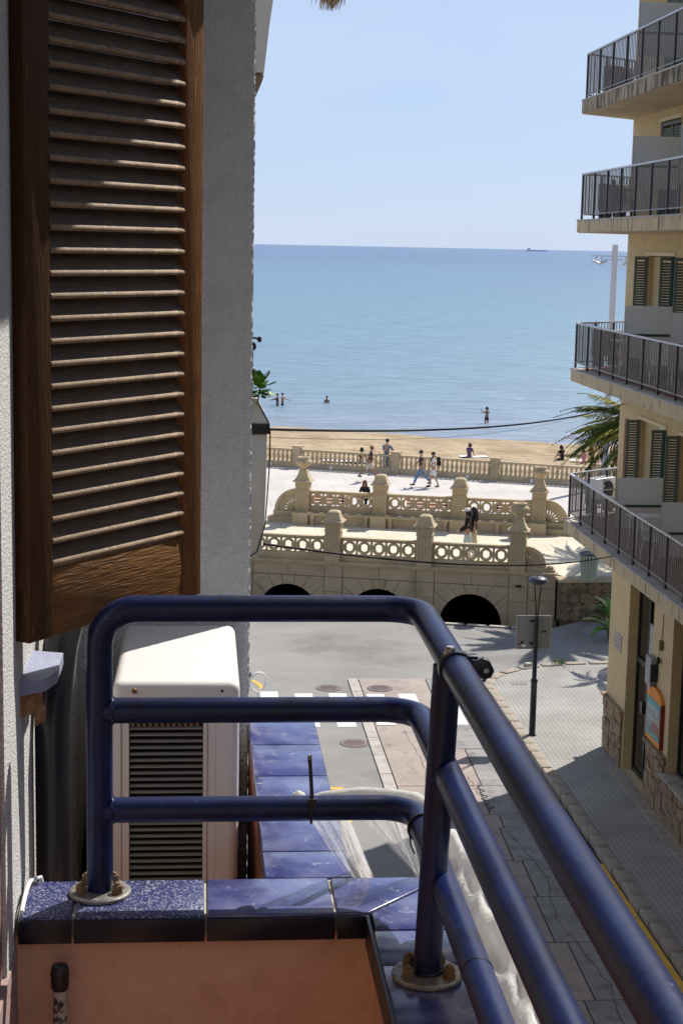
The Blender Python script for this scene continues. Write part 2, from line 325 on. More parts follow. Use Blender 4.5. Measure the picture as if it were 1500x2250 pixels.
# promenade
W_ANG = atan(-.272); B_ANG = atan(-.26); F_ANG = atan(-.436)
def wall_y(x): return 50.7 - .272 * (x - 9.9)
def bal2_y(x): return 57.8 - .26 * (x - 12.58)
DZ = 1.3
def xz(x): return (x, 0)
b = MB()
b.add([(-130, bal2_y(-130) + 4, 0), (140, bal2_y(140) + 4, 0), (140, far_y(140) + .3, 0), (-130, far_y(-130) + .3, 0)], [(0, 1, 2, 3)])
b.add([(-130, far_y(-130) + .3, 0), (140, far_y(140) + .3, 0), (140, far_y(140) + .3, -2.4), (-130, far_y(-130) + .3, -2.4)], [(0, 1, 2, 3)])
struct(b.build('promenade', M_prom))
b = MB()
b.add([(-60, bal2_y(-60) - .2, DZ), (90, bal2_y(90) - .2, DZ), (90, bal2_y(90) + 4.1, -.002), (-60, bal2_y(-60) + 4.1, -.002)], [(0, 1, 2, 3)])
struct(b.build('promenade_ramp', M_prom))
# raised deck over the arches
b = MB()
b.add([(-60, wall_y(-60) + .05, DZ), (11.3, wall_y(11.3) + .05, DZ), (12.2, 49.2, DZ), (90, 49.2, DZ), (90, bal2_y(90) - .2, DZ), (11.3, bal2_y(11.3) - .2, DZ), (-60, bal2_y(-60) - .2, DZ)], [(0, 1, 5, 6), (1, 2, 3, 4, 5)])
struct(b.build('terrace', M_deck))

# carriageways
def kerb_y(x): return 48.62 - .272 * (x - 9.286)
b = MB()
b.add([(-60, -30, 0), (7.5, -30, 0), (7.5, 42.3, 0), (8.1, 42.9, 0), (9.3, 43.7, 0), (90, 44.0, 0), (90, 49.0, 0), (11.9, 49.3, 0), (10.6, kerb_y(10.6), 0), (-60, kerb_y(-60), 0)], [(0, 1, 2, 3, 4, 8, 9), (4, 5, 6, 7, 8)])
b.add([(-60, kerb_y(-60), 0), (10.6, kerb_y(10.6), 0), (10.6, kerb_y(10.6), -.9), (-60, kerb_y(-60), -.9)], [(0, 1, 2, 3)])
street = struct(b.build('street', M_asphalt))
# gully bed at the foot of the arches
b = MB(); b.add([(-60, kerb_y(-60), -.9), (10.6, kerb_y(10.6), -.9), (11.4, wall_y(11.4) + .3, -.9), (-60, wall_y(-60) + 9, -.9)], [(0, 1, 2, 3)])
b.add([(10.6, kerb_y(10.6), -.9), (10.6, kerb_y(10.6), 0), (11.6, wall_y(11.4) + .1, 0), (11.6, wall_y(11.4) + .1, -.9)], [(0, 1, 2, 3)])
struct(b.build('gully', mat('gully_bed', (.2, .17, .13), .9, .2, 1)))
# pale kerb stones on the gully edge
k = struct(MB().box(-20, 10.6, -.22, -.04, -.05, .02, Matrix.Translation((0, 0, 0)) @ Matrix.Translation((0, kerb_y(0), 0)) @ Matrix.Rotation(W_ANG, 4, 'Z')).build('gully_kerb', M_gap))
km = None
for i in range(26):
    x = -6 + i * .66; M = (x, kerb_y(x) - .13, .0)
    if km is None: km = MB().box(-.29, .29, -.09, .09, 0, .05).build('kerb_stone', M_strip, k, bevel=.01, loc=M, rz=W_ANG)
    else: link('kerb_stone', km.data, k, M, W_ANG)
# concrete lane along the right kerb: individually cast slabs with open joints
lane = struct(MB().add([(4.0, -6, .004), (8.0, -6, .004), (7.7, 42.25, .004), (4.0, 42.5, .004)], [(0, 1, 2, 3)]).build('concrete_lane', M_gap))
def slab(poly, m, z=.035):
    g = .014
    cx = sum(p[0] for p in poly) / len(poly); cy = sum(p[1] for p in poly) / len(poly)
    q = [(p[0] + (g if p[0] < cx else -g), p[1] + (g if p[1] < cy else -g)) for p in poly]
    return MB().prism(q, .005, z + random.uniform(-.004, .004)).build('slab', m, lane)
ys_ = [-2, 1, 4, 7, 10, 13, 16, 19, 21.4, 23.4, 25.54, 27.48, 29.23, 31.02, 31.78, 33.6, 36.2, 38.9, 42.45]
for y0, y1 in zip(ys_[:-1], ys_[1:]):
    xm = 6.05 + .12 * sin(y0 * 1.7)
    slab([(4.27, y0), (xm, y0), (xm + .04, y1), (4.27, y1)], M_concrete if y0 > 30 or int(y0) % 2 else M_concrete2)
    slab([(xm, y0), (7.46 + .0125 * (41 - y0), y0), (7.46 + .0125 * (41 - y1), y1), (xm + .04, y1)], M_concrete2)
y = -2
while y < 42.4:
    y1 = min(y + 1.35, 42.45); slab([(3.98, y), (4.27, y), (4.27, y1), (3.98, y1)], M_strip); y = y1
# cracks
def crack(pts, wdt=.009, z=.046, m=M_gap):
    pts = [Vector((p[0], p[1], 0)) for p in pts]; P = []
    for a, c in zip(pts[:-1], pts[1:]):
        for i in range(10): P.append(a.lerp(c, i / 10) + Vector((random.uniform(-.035, .035), random.uniform(-.03, .03), 0)))
    P.append(pts[-1]); b = MB(); vs = []
    for i, p in enumerate(P):
        t = (P[min(i + 1, len(P) - 1)] - P[max(i - 1, 0)]).normalized(); nrm = Vector((-t.y, t.x, 0)); w_ = wdt * random.uniform(.3, 1)
        vs += [(p + nrm * w_).to_tuple()[:2] + (z,), (p - nrm * w_).to_tuple()[:2] + (z,)]
    b.add(vs, [(2 * i, 2 * i + 1, 2 * i + 3, 2 * i + 2) for i in range(len(P) - 1)])
    return b.build('crack', m, lane)
crack([(6.1, 30.9), (6.45, 28.5), (6.2, 26.5), (6.5, 24.0), (6.3, 21.5)]); crack([(5.9, 34.2), (5.98, 32.6)], .008); crack([(5.2, 30.5), (5.25, 27)], .006); crack([(6.75, 27), (6.6, 23)], .006)
crack([(4.9, 38), (5.05, 35), (4.8, 32)], .006)
# tar scrawl over the joint (looping repair seam)
b = MB(); pts = []
for i in range(70):
    t = i / 69; pts.append((6.04 + .07 * sin(t * 31) + .05 * sin(t * 53 + 1) * t, 33.7 - 1.75 * t, .0415))
b.tube(pts, .008, 5); b.build('tar_seam', mat('tar', (.12, .115, .11), .8), lane)
# painted crossing
crossing = struct(MB().add([(1.6, 38.15, .006), (2.06, 38.15, .006), (2.06, 41.3, .006), (1.6, 41.3, .006)], [(0, 1, 2, 3)]).build('crossing_stripe', M_paint))
for x0, z in ((2.49, .006), (3.37, .006), (4.33, .044), (5.15, .044), (6.1, .044), (6.85, .044)):
    x1 = x0 + .46
    struct(MB().add([(x0, 38.12, z), (x1, 38.12, z), (x1, 41.1 if x0 < 4 else 40.9, z), (x0, 41.1 if x0 < 4 else 40.9, z)], [(0, 1, 2, 3)]).build('crossing_stripe', M_paint))
b = MB(); pts = [(2.72, 33.66), (3.12, 33.66), (3.12, 31.5), (3.0, 31.5), (3.0, 33.5), (2.72, 33.5)]
struct(MB().prism(pts, .003, .0065).build('yellow_bay_line', M_yellow))
b = MB(); A = [(1.05 + .62 * sin(t), 42.65 - 1.05 * (1 - cos(t)) * 1.1) for t in lin(.2, 1.57, 12)]
vs = []
for i, p in enumerate(A):
    t = Vector((A[min(i + 1, 11)][0] - A[max(i - 1, 0)][0], A[min(i + 1, 11)][1] - A[max(i - 1, 0)][1])).normalized(); vs += [(p[0] - t.y * .06, p[1] + t.x * .06, .006), (p[0] + t.y * .06, p[1] - t.x * .06, .006)]
struct(b.add(vs, [(2 * i, 2 * i + 1, 2 * i + 3, 2 * i + 2) for i in range(11)]).build('yellow_kerb_line', M_yellow))
struct(MB().add([(7.80, 5, .046), (7.93, 5, .046), (7.64, 29.0, .046), (7.51, 29.0, .046)], [(0, 1, 2, 3)]).build('yellow_kerb_line', M_yellow))
def manhole(x, y, z, label, m, ring=True, r=.34):
    t = thing('manhole_cover', label, 'manhole cover', (x, y, z), group='manhole covers in the street')
    MB().lathe([(r, 0), (r, .006), (r * .88, .008)], n=28, smooth=False).build('rim', mat('lid_rim', (.17, .13, .12), .9), t)
    MB().lathe([(r * .86, .002), (r * .86, .012)], n=28, smooth=False).build('lid', m, t)
    b = MB()
    for i in range(-3, 4):
        ww = math.sqrt(max(0, (r * .75) ** 2 - (i * r * .2) ** 2)); b.box(-ww, ww, i * r * .2 - .015, i * r * .2 + .015, .012, .018)
    b.build('tread', mat('lid_tread', (.17, .13, .12), .9), t)
M_lid = mat('cast_lid', (.21, .20, .19), .7, .2, 20); M_lidr = mat('reddish_lid', (.26, .215, .20), .8, .2, 20)
manhole(3.42, 41.62, .004, 'round reddish manhole cover in the asphalt just beyond the first crossing stripes', M_lidr)
manhole(4.75, 41.45, .04, 'grey manhole cover set in the pink concrete beyond the crossing', M_lid)
manhole(3.64, 36.8, .004, 'round reddish manhole cover in the asphalt lane nearer than the crossing', M_lidr)

# left-hand pavement corner by the crossing
struct(MB().prism([(-8, -10), (1.0, -10), (1.15, 40.8), (1.2, 41.6), (.9, 42.5), (.2, 43.1), (-8, 43.4)], 0, .12).build('left_pavement', M_side))
# right-hand pavement with real kerb stones
edge = [(8.25, -5), (7.68, 41.0), (7.72, 41.9), (8.2, 42.75), (9.4, 43.6), (11.4, 43.85), (90, 43.95)]
b = MB(); b.prism(edge + [(90, 36.2), (9.45, 36.2), (9.45, -5)], 0, .115)
struct(b.build('right_pavement', M_side))
kerb = struct(MB().prism([(8.1, -5), (8.3, -5), (7.72, 41.0), (7.52, 41.0)], 0, .02).build('kerb', M_gap))
kst = [MB().box(-.12, .12, -.29, .29, 0, .15).build('kerb_stone', M_kerb, kerb, bevel=.012, loc=(7.62, 41.3, 0), rz=-.1)]
for i in range(46):
    o = link('kerb_stone', kst[0].data, kerb, (7.64 + .0125 * (41 - (40.75 - i * .6)) + random.uniform(-.014, .014), 40.75 - i * .6, random.uniform(-.008, .008)), random.uniform(-.02, .02))
P = [Vector((7.66, 41.45, 0)), Vector((7.80, 42.05, 0)), Vector((8.2, 42.62, 0)), Vector((8.75, 43.08, 0)), Vector((9.4, 43.43, 0)), Vector((10.1, 43.62, 0)), Vector((10.8, 43.7, 0)), Vector((11.5, 43.74, 0)), Vector((12.2, 43.77, 0))]
for a, c in zip(P[:-1], P[1:]):
    d = c - a; link('kerb_stone', kst[0].data, kerb, (a + c) / 2, math.atan2(d.y, d.x) - pi / 2)
# drain plate in pavement
struct(MB().box(8.28, 8.68, 41.5, 41.75, .116, .121).build('drain_plate', M_lid))
# little things on the kerb corner
t = thing('weed_tuft', 'small green weeds growing from the kerb behind the lamp post', 'weeds', (9.95, 43.5, .14))
b = MB()
for i in range(26):
    x = random.uniform(-.2, .2); a = random.uniform(-.3, .3); b.add([(x, 0, 0), (x + .015, 0, 0), (x + a * .3, random.uniform(-.1, .1), random.uniform(.15, .36))], [(0, 1, 2)])
b.build('blades', M_leafg, t)
t = tag(MB().box(-.1, .1, -.08, .08, 0, .1).build('stone_block', M_strip, bevel=.02, loc=(9.05, 43.3, .14), rz=.4), 'small pale stone block lying on the kerb behind the lamp post', 'stone')
print('setting done')

# ------------------------------------------------------------------ arched retaining wall of the promenade
def ray_rect(cx, cz, a, x0, x1, zt):
    dx, dz = cos(a), sin(a); t = 1e9
    if dx > 1e-6: t = min(t, (x1 - cx) / dx)
    if dx < -1e-6: t = min(t, (x0 - cx) / dx)
    if dz > 1e-6: t = min(t, (zt - cz) / dz)
    return (cx + dx * t, cz + dz * t)
def wedge(a0, a1, R, cx, cz, x0, x1, zt, n=6):
    poly = [(cx + R * cos(a), cz + R * sin(a)) for a in lin(a0, a1, n)]
    p1 = ray_rect(cx, cz, a1, x0, x1, zt); p0 = ray_rect(cx, cz, a0, x0, x1, zt); o = [p1]
    for c in ((x0, zt), (x1, zt)):
        ac = math.atan2(c[1] - cz, c[0] - cx)
        if a0 + 1e-4 < ac < a1 - 1e-4: o.append(c)
    return poly + o + [p0]
def shrink(poly, g):
    cx = sum(p[0] for p in poly) / len(poly); cy = sum(p[1] for p in poly) / len(poly); o = []
    for p in poly:
        d = Vector((cx - p[0], cy - p[1])); d.normalize(); o.append((p[0] + d.x * g, p[1] + d.y * g))
    return o
aw = thing('arched_wall', 'sandy stone promenade wall with a row of dark round arches facing the street', 'wall', (9.9, 50.7, 0), W_ANG)
PS = [.27 - 3 * k for k in range(6)]
back = MB()
for k in range(5):
    cx = (PS[k] + PS[k + 1]) / 2; x0 = cx - 1.2; x1 = cx + 1.2; R = 1.0; cz = -.5
    for a0, a1 in zip(lin(0, pi, 9)[:-1], lin(0, pi, 9)[1:]): back.prism(wedge(a0, a1, R + .01, cx, cz, x0 - .0, x1 + .0, .82), .04, .3, 'y')
    back.box(x0 + .0, x0 + .19, .04, .3, -.9, -.5); back.box(x1 - .19, x1, .04, .3, -.9, -.5)
    ang = [radians(d) for d in (0, 20, 42, 62, 80, 100, 118, 138, 160, 180)]
    for a0, a1 in zip(ang[:-1], ang[1:]):
        dy = random.uniform(-.004, .004)
        MB().prism(shrink(wedge(a0, a1, R, cx, cz, x0, x1, .81), .012), dy, .06, 'y').build('stone', M_stone2, aw)
    for x in (x0 + .006, x1 - .194): MB().box(x, x + .188, 0, .06, -.89, -.508).build('stone', M_stone2, aw)
    for xa in (x0, cx): MB().box(xa + .008, xa + 1.192, random.uniform(-.004, .004), .06, .828, 1.19).build('stone', M_stone2, aw)
    # tunnel behind the arch
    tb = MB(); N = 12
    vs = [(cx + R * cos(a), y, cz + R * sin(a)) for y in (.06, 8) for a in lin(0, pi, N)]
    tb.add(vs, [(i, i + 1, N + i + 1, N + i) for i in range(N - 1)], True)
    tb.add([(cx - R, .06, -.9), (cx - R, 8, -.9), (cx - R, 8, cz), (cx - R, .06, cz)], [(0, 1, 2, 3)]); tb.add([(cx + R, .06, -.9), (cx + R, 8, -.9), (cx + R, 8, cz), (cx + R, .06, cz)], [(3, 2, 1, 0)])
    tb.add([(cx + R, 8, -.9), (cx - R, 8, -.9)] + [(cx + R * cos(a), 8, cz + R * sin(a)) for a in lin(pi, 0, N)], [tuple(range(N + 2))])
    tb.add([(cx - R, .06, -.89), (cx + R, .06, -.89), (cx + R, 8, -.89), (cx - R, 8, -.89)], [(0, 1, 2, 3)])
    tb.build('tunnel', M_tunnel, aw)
for k, p in enumerate(PS):
    back.box(p - .3, p + .3, .03, .3, -.9, 1.25)
    for z0, z1 in ((-.9, -.28), (-.28, .33), (.33, .82), (.82, 1.2)):
        MB().box(p - .288, p + .288, -.03, .06, z0 + .006, z1 - .008).build('stone', M_stone2, aw)
back.box(.57, 1.46, .03, .3, -.9, 1.25); back.box(-16, 1.46, .04, .3, .83, 1.25)
for z0, z1 in ((-.9, -.2), (-.2, .42), (.42, .82), (.82, 1.2)):
    MB().box(.578, 1.45, -.002, .06, z0 + .006, z1 - .008).build('stone', M_stone2, aw)
back.build('backing', M_mortar, aw)
MB().box(-16, 1.5, -.06, .3, 1.2, 1.27).box(-16, 1.52, -.10, .3, 1.27, 1.335).build('cornice', M_stone, aw)
MB().box(-.09, .09, -.06, -.001, .83, .90, Matrix.Translation((.28, -.03, 0))).build('drain_slot', M_black, aw)

# ------------------------------------------------------------------ carved balustrades
def eight(cx, cz, r, n=36):
    o = []
    for i in range(n):
        a = 2 * pi * i / n; c = cos(a)
        k = 1 - .16 * math.exp(-((abs(c) - 1) ** 2) / .006)
        if sin(a) < -.35: k *= .93
        o.append((cx + r * k * c, cz + r * k * 1.08 * sin(a)))
    return o
def ring_unit():
    n = 36; b = MB(); hw, hh = .205, .215; R = .212
    inner = eight(0, 0, .122, n); outer = [(R * cos(2 * pi * i / n), R * sin(2 * pi * i / n)) for i in range(n)]
    mid = [(.155 * cos(2 * pi * i / n), .16 * sin(2 * pi * i / n)) for i in range(n)]
    d0, d1, dm = -.035, .035, -.055
    L0 = [(x, d1, z) for x, z in inner] + [(x, d0 + .02, z) for x, z in inner] + [(x, d0 + .01, z) for x, z in mid] + [(x, dm, z) for x, z in mid] + [(x, dm, z) for x, z in outer] + [(x, d1, z) for x, z in outer]
    for j in range(5): b.add([L0[j * n + i] for i in range(n)] + [L0[(j + 1) * n + i] for i in range(n)], [(i, (i + 1) % n, n + (i + 1) % n, n + i) for i in range(n)])
    b.add([L0[i] for i in range(n)] + [L0[5 * n + i] for i in range(n)], [(i, n + i, n + (i + 1) % n, (i + 1) % n) for i in range(n)])
    for x0, x1, z0, z1 in ((-.24, -hw, -.225, .225), (hw, .24, -.225, .225)): b.box(x0, x1, -.045, .045, z0, z1)
    me = b.build('ring_panel', M_stone); m = me.data; bpy.data.objects.remove(me); return m
RING = ring_unit()
def pillar_mesh():
    b = MB(); b.box(-.25, .25, -.25, .25, 0, .20); b.box(-.235, .235, -.235, .235, .20, 1.02)
    for sx in (-.25 + .0, ):
        pass
    for fy in (-1, 1):
        for i in range(5):
            x = -.21 + i * .105; y0, y1 = sorted((fy * .235, fy * .252)); b.box(x - .03, x + .03, y0, y1, .2, .98)
    for fx in (-1, 1):
        for i in range(5):
            y = -.21 + i * .105; x0, x1 = sorted((fx * .235, fx * .252)); b.box(x0, x1, y - .03, y + .03, .2, .98)
    b.box(-.27, .27, -.27, .27, 1.02, 1.07); b.box(-.245, .245, -.245, .245, 1.07, 1.13); b.box(-.262, .262, -.262, .262, 1.13, 1.30)
    b.box(-.17, .17, -.268, .268, 1.165, 1.18); b.box(-.17, .17, -.268, .268, 1.235, 1.25); b.box(-.17, -.15, -.268, .268, 1.18, 1.235); b.box(.15, .17, -.268, .268, 1.18, 1.235)
    o = b.build('pillar', M_stone); m = o.data; bpy.data.objects.remove(o); return m
def cap_mesh():
    b = MB(); b.square_lathe([(.30, 0), (.345, .02), (.35, .045), (.30, .075), (.25, .15), (.215, .25), (.19, .34), (.175, .355), (.10, .395), (.03, .41)])
    o = b.build('cap', M_stone); m = o.data; bpy.data.objects.remove(o); return m
def capurn_mesh():
    b = MB(); b.square_lathe([(.30, 0), (.345, .02), (.35, .045), (.30, .075), (.23, .17), (.18, .28), (.16, .36), (.15, .40), (.12, .42), (.11, .45)])
    o = b.build('cap', M_stone); m = o.data; bpy.data.objects.remove(o); return m
def urn_mesh():
    b = MB(); b.lathe([(.11, 0), (.09, .05), (.10, .08), (.24, .16), (.31, .25), (.32, .30), (.28, .36), (.21, .41), (.20, .43), (.235, .455), (.235, .475), (.17, .475), (.16, .44), (.02, .43)], n=20)
    o = b.build('urn', M_stone); m = o.data; bpy.data.objects.remove(o); return m
PIL, CAP, CAPU, URN = pillar_mesh(), cap_mesh(), capurn_mesh(), urn_mesh()
def wing(b, x0, side, r, z0, th=.05):
    """quarter-round end wing with a pierced leaf ornament"""
    cx = x0; n = 14
    arc = [(cx + side * r * sin(a) , z0 + r * 1.0 * cos(a)) for a in lin(0, pi / 2, n)]
    arci = [(cx + side * (r - .13) * sin(a), z0 + (r - .13) * cos(a)) for a in lin(0, pi / 2, n)]
    for i in range(n - 1): b.prism([arc[i], arc[i + 1], arci[i + 1], arci[i]], -th - .02, th + .02, 'y')
    # web with leaf-shaped holes: built as ribs fanning from the foot
    ri = r - .12
    for i, a in enumerate(lin(.0, pi / 2, 7)):
        dx, dz = side * sin(a), cos(a); nx, nz = dz * .028, -dx * .028
        p0 = (cx + dx * .03, z0 + dz * .03); p1 = (cx + dx * ri, z0 + dz * ri)
        b.prism([(p0[0] + nx, p0[1] + nz), (p1[0] + nx * 1.6, p1[1] + nz * 1.6), (p1[0] - nx * 1.6, p1[1] - nz * 1.6), (p0[0] - nx, p0[1] - nz)], -th * .7, th * .7, 'y')
    for rr, ww in ((ri * 1.02, ri * .38), (ri * .40, .03)):
        A = [(cx + side * rr * sin(a), z0 + rr * cos(a)) for a in lin(0, pi / 2, 9)]; B = [(cx + side * (rr - ww) * sin(a), z0 + (rr - ww) * cos(a)) for a in lin(0, pi / 2, 9)]
        for i in range(8): b.prism([A[i], A[i + 1], B[i + 1], B[i]], -th * .6, th * .6, 'y')
def balustrade(loc, ang, name, label, pillars, urns, zbase, zsolid, wings, extra=None, group=None):
    t = thing(name, label, 'balustrade', loc, ang, group)
    for i, p in enumerate(pillars):
        po = link('pillar', PIL, t, (p, 0, zbase)); po['label'] = 'fluted square pillar with an urn on its cap' if i in urns else 'fluted square pillar with a plain pointed cap'
        if i in urns: link('cap', CAPU, po, (0, 0, 1.30)); link('urn', URN, po, (0, 0, 1.74))
        else: link('cap', CAP, po, (0, 0, 1.30))
    for p0, p1 in zip(pillars[1:], pillars[:-1]):
        x0, x1 = p0 + .25, p1 - .25
        MB().box(x0, x1, -.09, .09, zsolid + .47, zsolid + .50).box(x0, x1, -.12, .12, zsolid + .50, zsolid + .565).build('coping', M_stone, t, bevel=.01)
        MB().box(x0, x1, -.07, .07, zbase, zsolid).build('base_panel', M_stone, t)
        MB().box(x0, x0 + .05, -.05, .05, zsolid, zsolid + .47).box(x1 - .05, x1, -.05, .05, zsolid, zsolid + .47).box(x0, x1, -.045, .045, zsolid + .445, zsolid + .47).box(x0, x1, -.045, .045, zsolid, zsolid + .02).build('frame', M_stone, t)
        for k in range(5): link('ring_panel', RING, t, (x0 + .05 + (k + .5) * (x1 - x0 - .1) / 5, 0, zsolid + .233))
    for x0, side, r, zz in wings:
        b = MB(); wing(b, x0, side, r, zz); b.box(min(x0, x0 + side * (r + .03)), max(x0, x0 + side * (r + .03)), -.12, .12, zbase, zz); b.build('end_wing', M_stone, t)
    return t
bf = balustrade((9.9, 50.9, 0), W_ANG, 'carved_balustrade', 'carved stone balustrade with pierced rings standing on top of the arched wall', [p for p in PS[:5]], (0,), DZ, 1.56, [(.52, 1, .66, 1.48)])
MB().box(1.22, 1.47, -.14, .14, DZ, 1.42).build('end_block', M_stone, bf); MB().lathe([(.1, 1.42), (.13, 1.46), (.1, 1.52), (.03, 1.54)], (1.3, 0, 0), 12).build('end_cap', M_stone, bf)
PS2 = [-.31, -3.2, -6.12, -9.02]
bs = balustrade((12.58, 57.8, 0), B_ANG, 'carved_balustrade', 'carved stone balustrade with a long bench at its foot behind the terrace', PS2, (0, 3), 1.52, 1.93, [(-.06, 1, .82, 1.72), (-9.27, -1, .82, 1.72)])
b = MB(); b.box(-10.3, 1.0, -.34, .14, DZ, 1.52).build('plinth', M_stone, bs)
for p0, p1 in zip(PS2[1:], PS2[:-1]):
    MB().box(p0 + .27, p1 - .27, -.62, -.34, 1.66, 1.735).build('bench_seat', M_stone, bs, bevel=.012)
    MB().box(p0 + .27, p1 - .27, -.48, -.34, DZ, 1.66).build('bench_front', M_stone2, bs)
    for k in range(3):
        x = p0 + .45 + k * (p1 - p0 - .9) / 2; MB().prism([(x - .09, 1.66), (x + .09, 1.66), (x + .045, 1.5), (x + .07, DZ), (x - .07, DZ), (x - .045, 1.5)], -.60, -.48, 'y').build('bench_support', M_stone, bs)
for p in PS2: MB().box(p - .29, p + .29, -.64, -.26, DZ, 1.74).build('pillar_base', M_stone, bs)

# seaside balustrade with turned balusters
fb = thing('seaside_balustrade', 'long pale balustrade of turned balusters along the beach edge', 'balustrade', (18.07, 79.0, 0), F_ANG)
o = MB().lathe([(.075, 0), (.075, .05), (.05, .07), (.085, .16), (.09, .22), (.07, .32), (.042, .42), (.04, .45), (.06, .47), (.075, .50), (.075, .55)], n=10).build('baluster', M_stone); BAL = o.data; bpy.data.objects.remove(o)
FP = [-19.4 - 5.25, -19.4, -14.15, -8.8, -3.6, 1.5, 6.8, 12.1]
for p in FP: MB().box(p - .21, p + .21, -.2, .2, 0, 1.06).box(p - .25, p + .25, -.24, .24, 1.06, 1.16).build('post', M_stone, fb)
nb = 0
for p0, p1 in zip(FP[:-1], FP[1:]):
    MB().box(p0 + .21, p1 - .21, -.12, .12, .88, .98).build('handrail', M_stone, fb, bevel=.015)
    MB().box(p0 + .21, p1 - .21, -.13, .13, 0, .32).build('plinth', M_stone, fb)
    n = 20
    for i in range(n): link('baluster', BAL, fb, (p0 + .21 + (i + .5) * (p1 - p0 - .42) / n, 0, .33))
    for x in (p0 + 1.9, p0 + 3.8):
        MB().box(x - .07, x + .07, -.18, -.131, .04, .2).build('ground_light', M_plain, fb)

# rubble wall holding the terrace, right of the arches
rw = thing('rubble_wall', 'low dark rubble stone wall below the terrace with the litter bin', 'wall', (11.3, 49.42, 0), 0)
MB().box(0, 9, .045, .6, -.2, 1.22).build('core', mat('rubble_mortar', (.17, .125, .075), .95, .3, 3, bump=.8, bs=20, bdist=.03), rw)
x = 0; z = 0; rowh = [.3, .27, .32, .33]
for h in rowh:
    x = random.uniform(-.1, 0)
    while x < 3.3:
        wd = random.uniform(.25, .55); n = 7; cx = x + wd / 2; cz = z + h / 2
        poly = [(max(0, cx + (wd * .53) * cos(a + .3) * random.uniform(.85, 1.1)), cz + h * .56 * sin(a + .3) * random.uniform(.85, 1.1)) for a in [2 * pi * i / n for i in range(n)]]
        MB().prism(poly, random.uniform(-.02, .02), .08, 'y').build('stone', M_rubble, rw); x += wd * .93
    z += h
MB().box(-.1, 9, -.05, .62, 1.22, 1.315).build('coping', M_stone, rw, bevel=.01)
print('walls done')

# ------------------------------------------------------------------ right-hand apartment building
WX = 9.4; BY = 36.06
hb = thing('apartment_building', 'cream corner apartment building with long wrapping balconies and green shutters', 'building', (0, 0, 0))
def skin(y0, y1, z0, z1, ops, x0=WX, x1=WX + .34):
    """wall with rectangular openings (ya,yb,za,zb)"""
    ycuts = sorted({y0, y1} | {o[0] for o in ops} | {o[1] for o in ops}); b = MB()
    for a, c in zip(ycuts[:-1], ycuts[1:]):
        zs = z0
        for o in sorted([o for o in ops if o[0] <= a + 1e-6 and o[1] >= c - 1e-6], key=lambda o: o[2]):
            if o[2] > zs: b.box(x0, x1, a, c, zs, o[2])
            zs = o[3]
        if z1 > zs: b.box(x0, x1, a, c, zs, z1)
    return b
FL = [5.62, 8.95, 12.14, 14.65, 17.2]
OPS = {0: 7.95, 1: 11.41, 2: 14.12, 3: 16.7}
ops = []
for k, zt in OPS.items():
    z0 = FL[k]
    for ya in (32.34, 29.35, 26.3, 23.3): ops.append((ya, ya + (1.96 if k < 2 else 1.5), z0 + .02, zt))
skin(20, BY, 5.3, 20, ops).build('wall', M_cream, hb)
gops = [(32.49, 34.43, .12, 4.35), (27.4, 31.08, 1.08, 4.6), (21, 26.4, 1.08, 4.6)]
skin(20, BY, .1, 5.3, gops).build('wall', M_cream, hb)
b = MB(); b.box(WX + .34, 17, 20, BY, 0, 5.25); b.box(WX + 1.6, 17, 20, BY - .3, 5.3, 20); b.box(WX + .34, 17, BY - .3, BY, 5.3, 20); b.build('wall', mat('interior_dark', (.05, .045, .04), .9, .2), hb)
for k in range(5): MB().box(WX + .33, WX + 1.62, 20, BY - .29, FL[k] - .2, FL[k]).build('floor', M_floor, hb)
MB().box(9.3, 17.1, 19.9, BY + .1, 20, 20.3).build('roof', M_slabm, hb)
E1, E2 = (8.08, 35.22), (11.2, 37.75)
for k in range(5):
    z = FL[k]; t = .28 if k != 3 else .30
    m = M_slabm if k in (3,) else M_slabc
    bb = MB().prism([(8.08, 20), (9.39, 20), (9.39, BY + .01), (11.2, BY + .01), E2, E1], z - t, z - .035).build('balcony_slab', M_slabp, hb)
    MB().box(8.048, 8.0785, 20, 35.2, z - t + .012, z - .036).build('slab_face', m, bb)
    MB().prism([(8.04, 19.98), (9.392, 19.98), (9.392, BY + .012), (11.2, BY + .012), (11.2, 37.80), (8.04, 35.24)], z - .035, z).build('slab_edge', M_strip, bb)
    MB().prism([(8.3, 20), (9.39, 20), (9.39, BY + .02), (11, BY + .02), (11, 37.5), (8.32, 35.2)], z + .001, z + .006).build('floor_tiles', M_floor, bb)
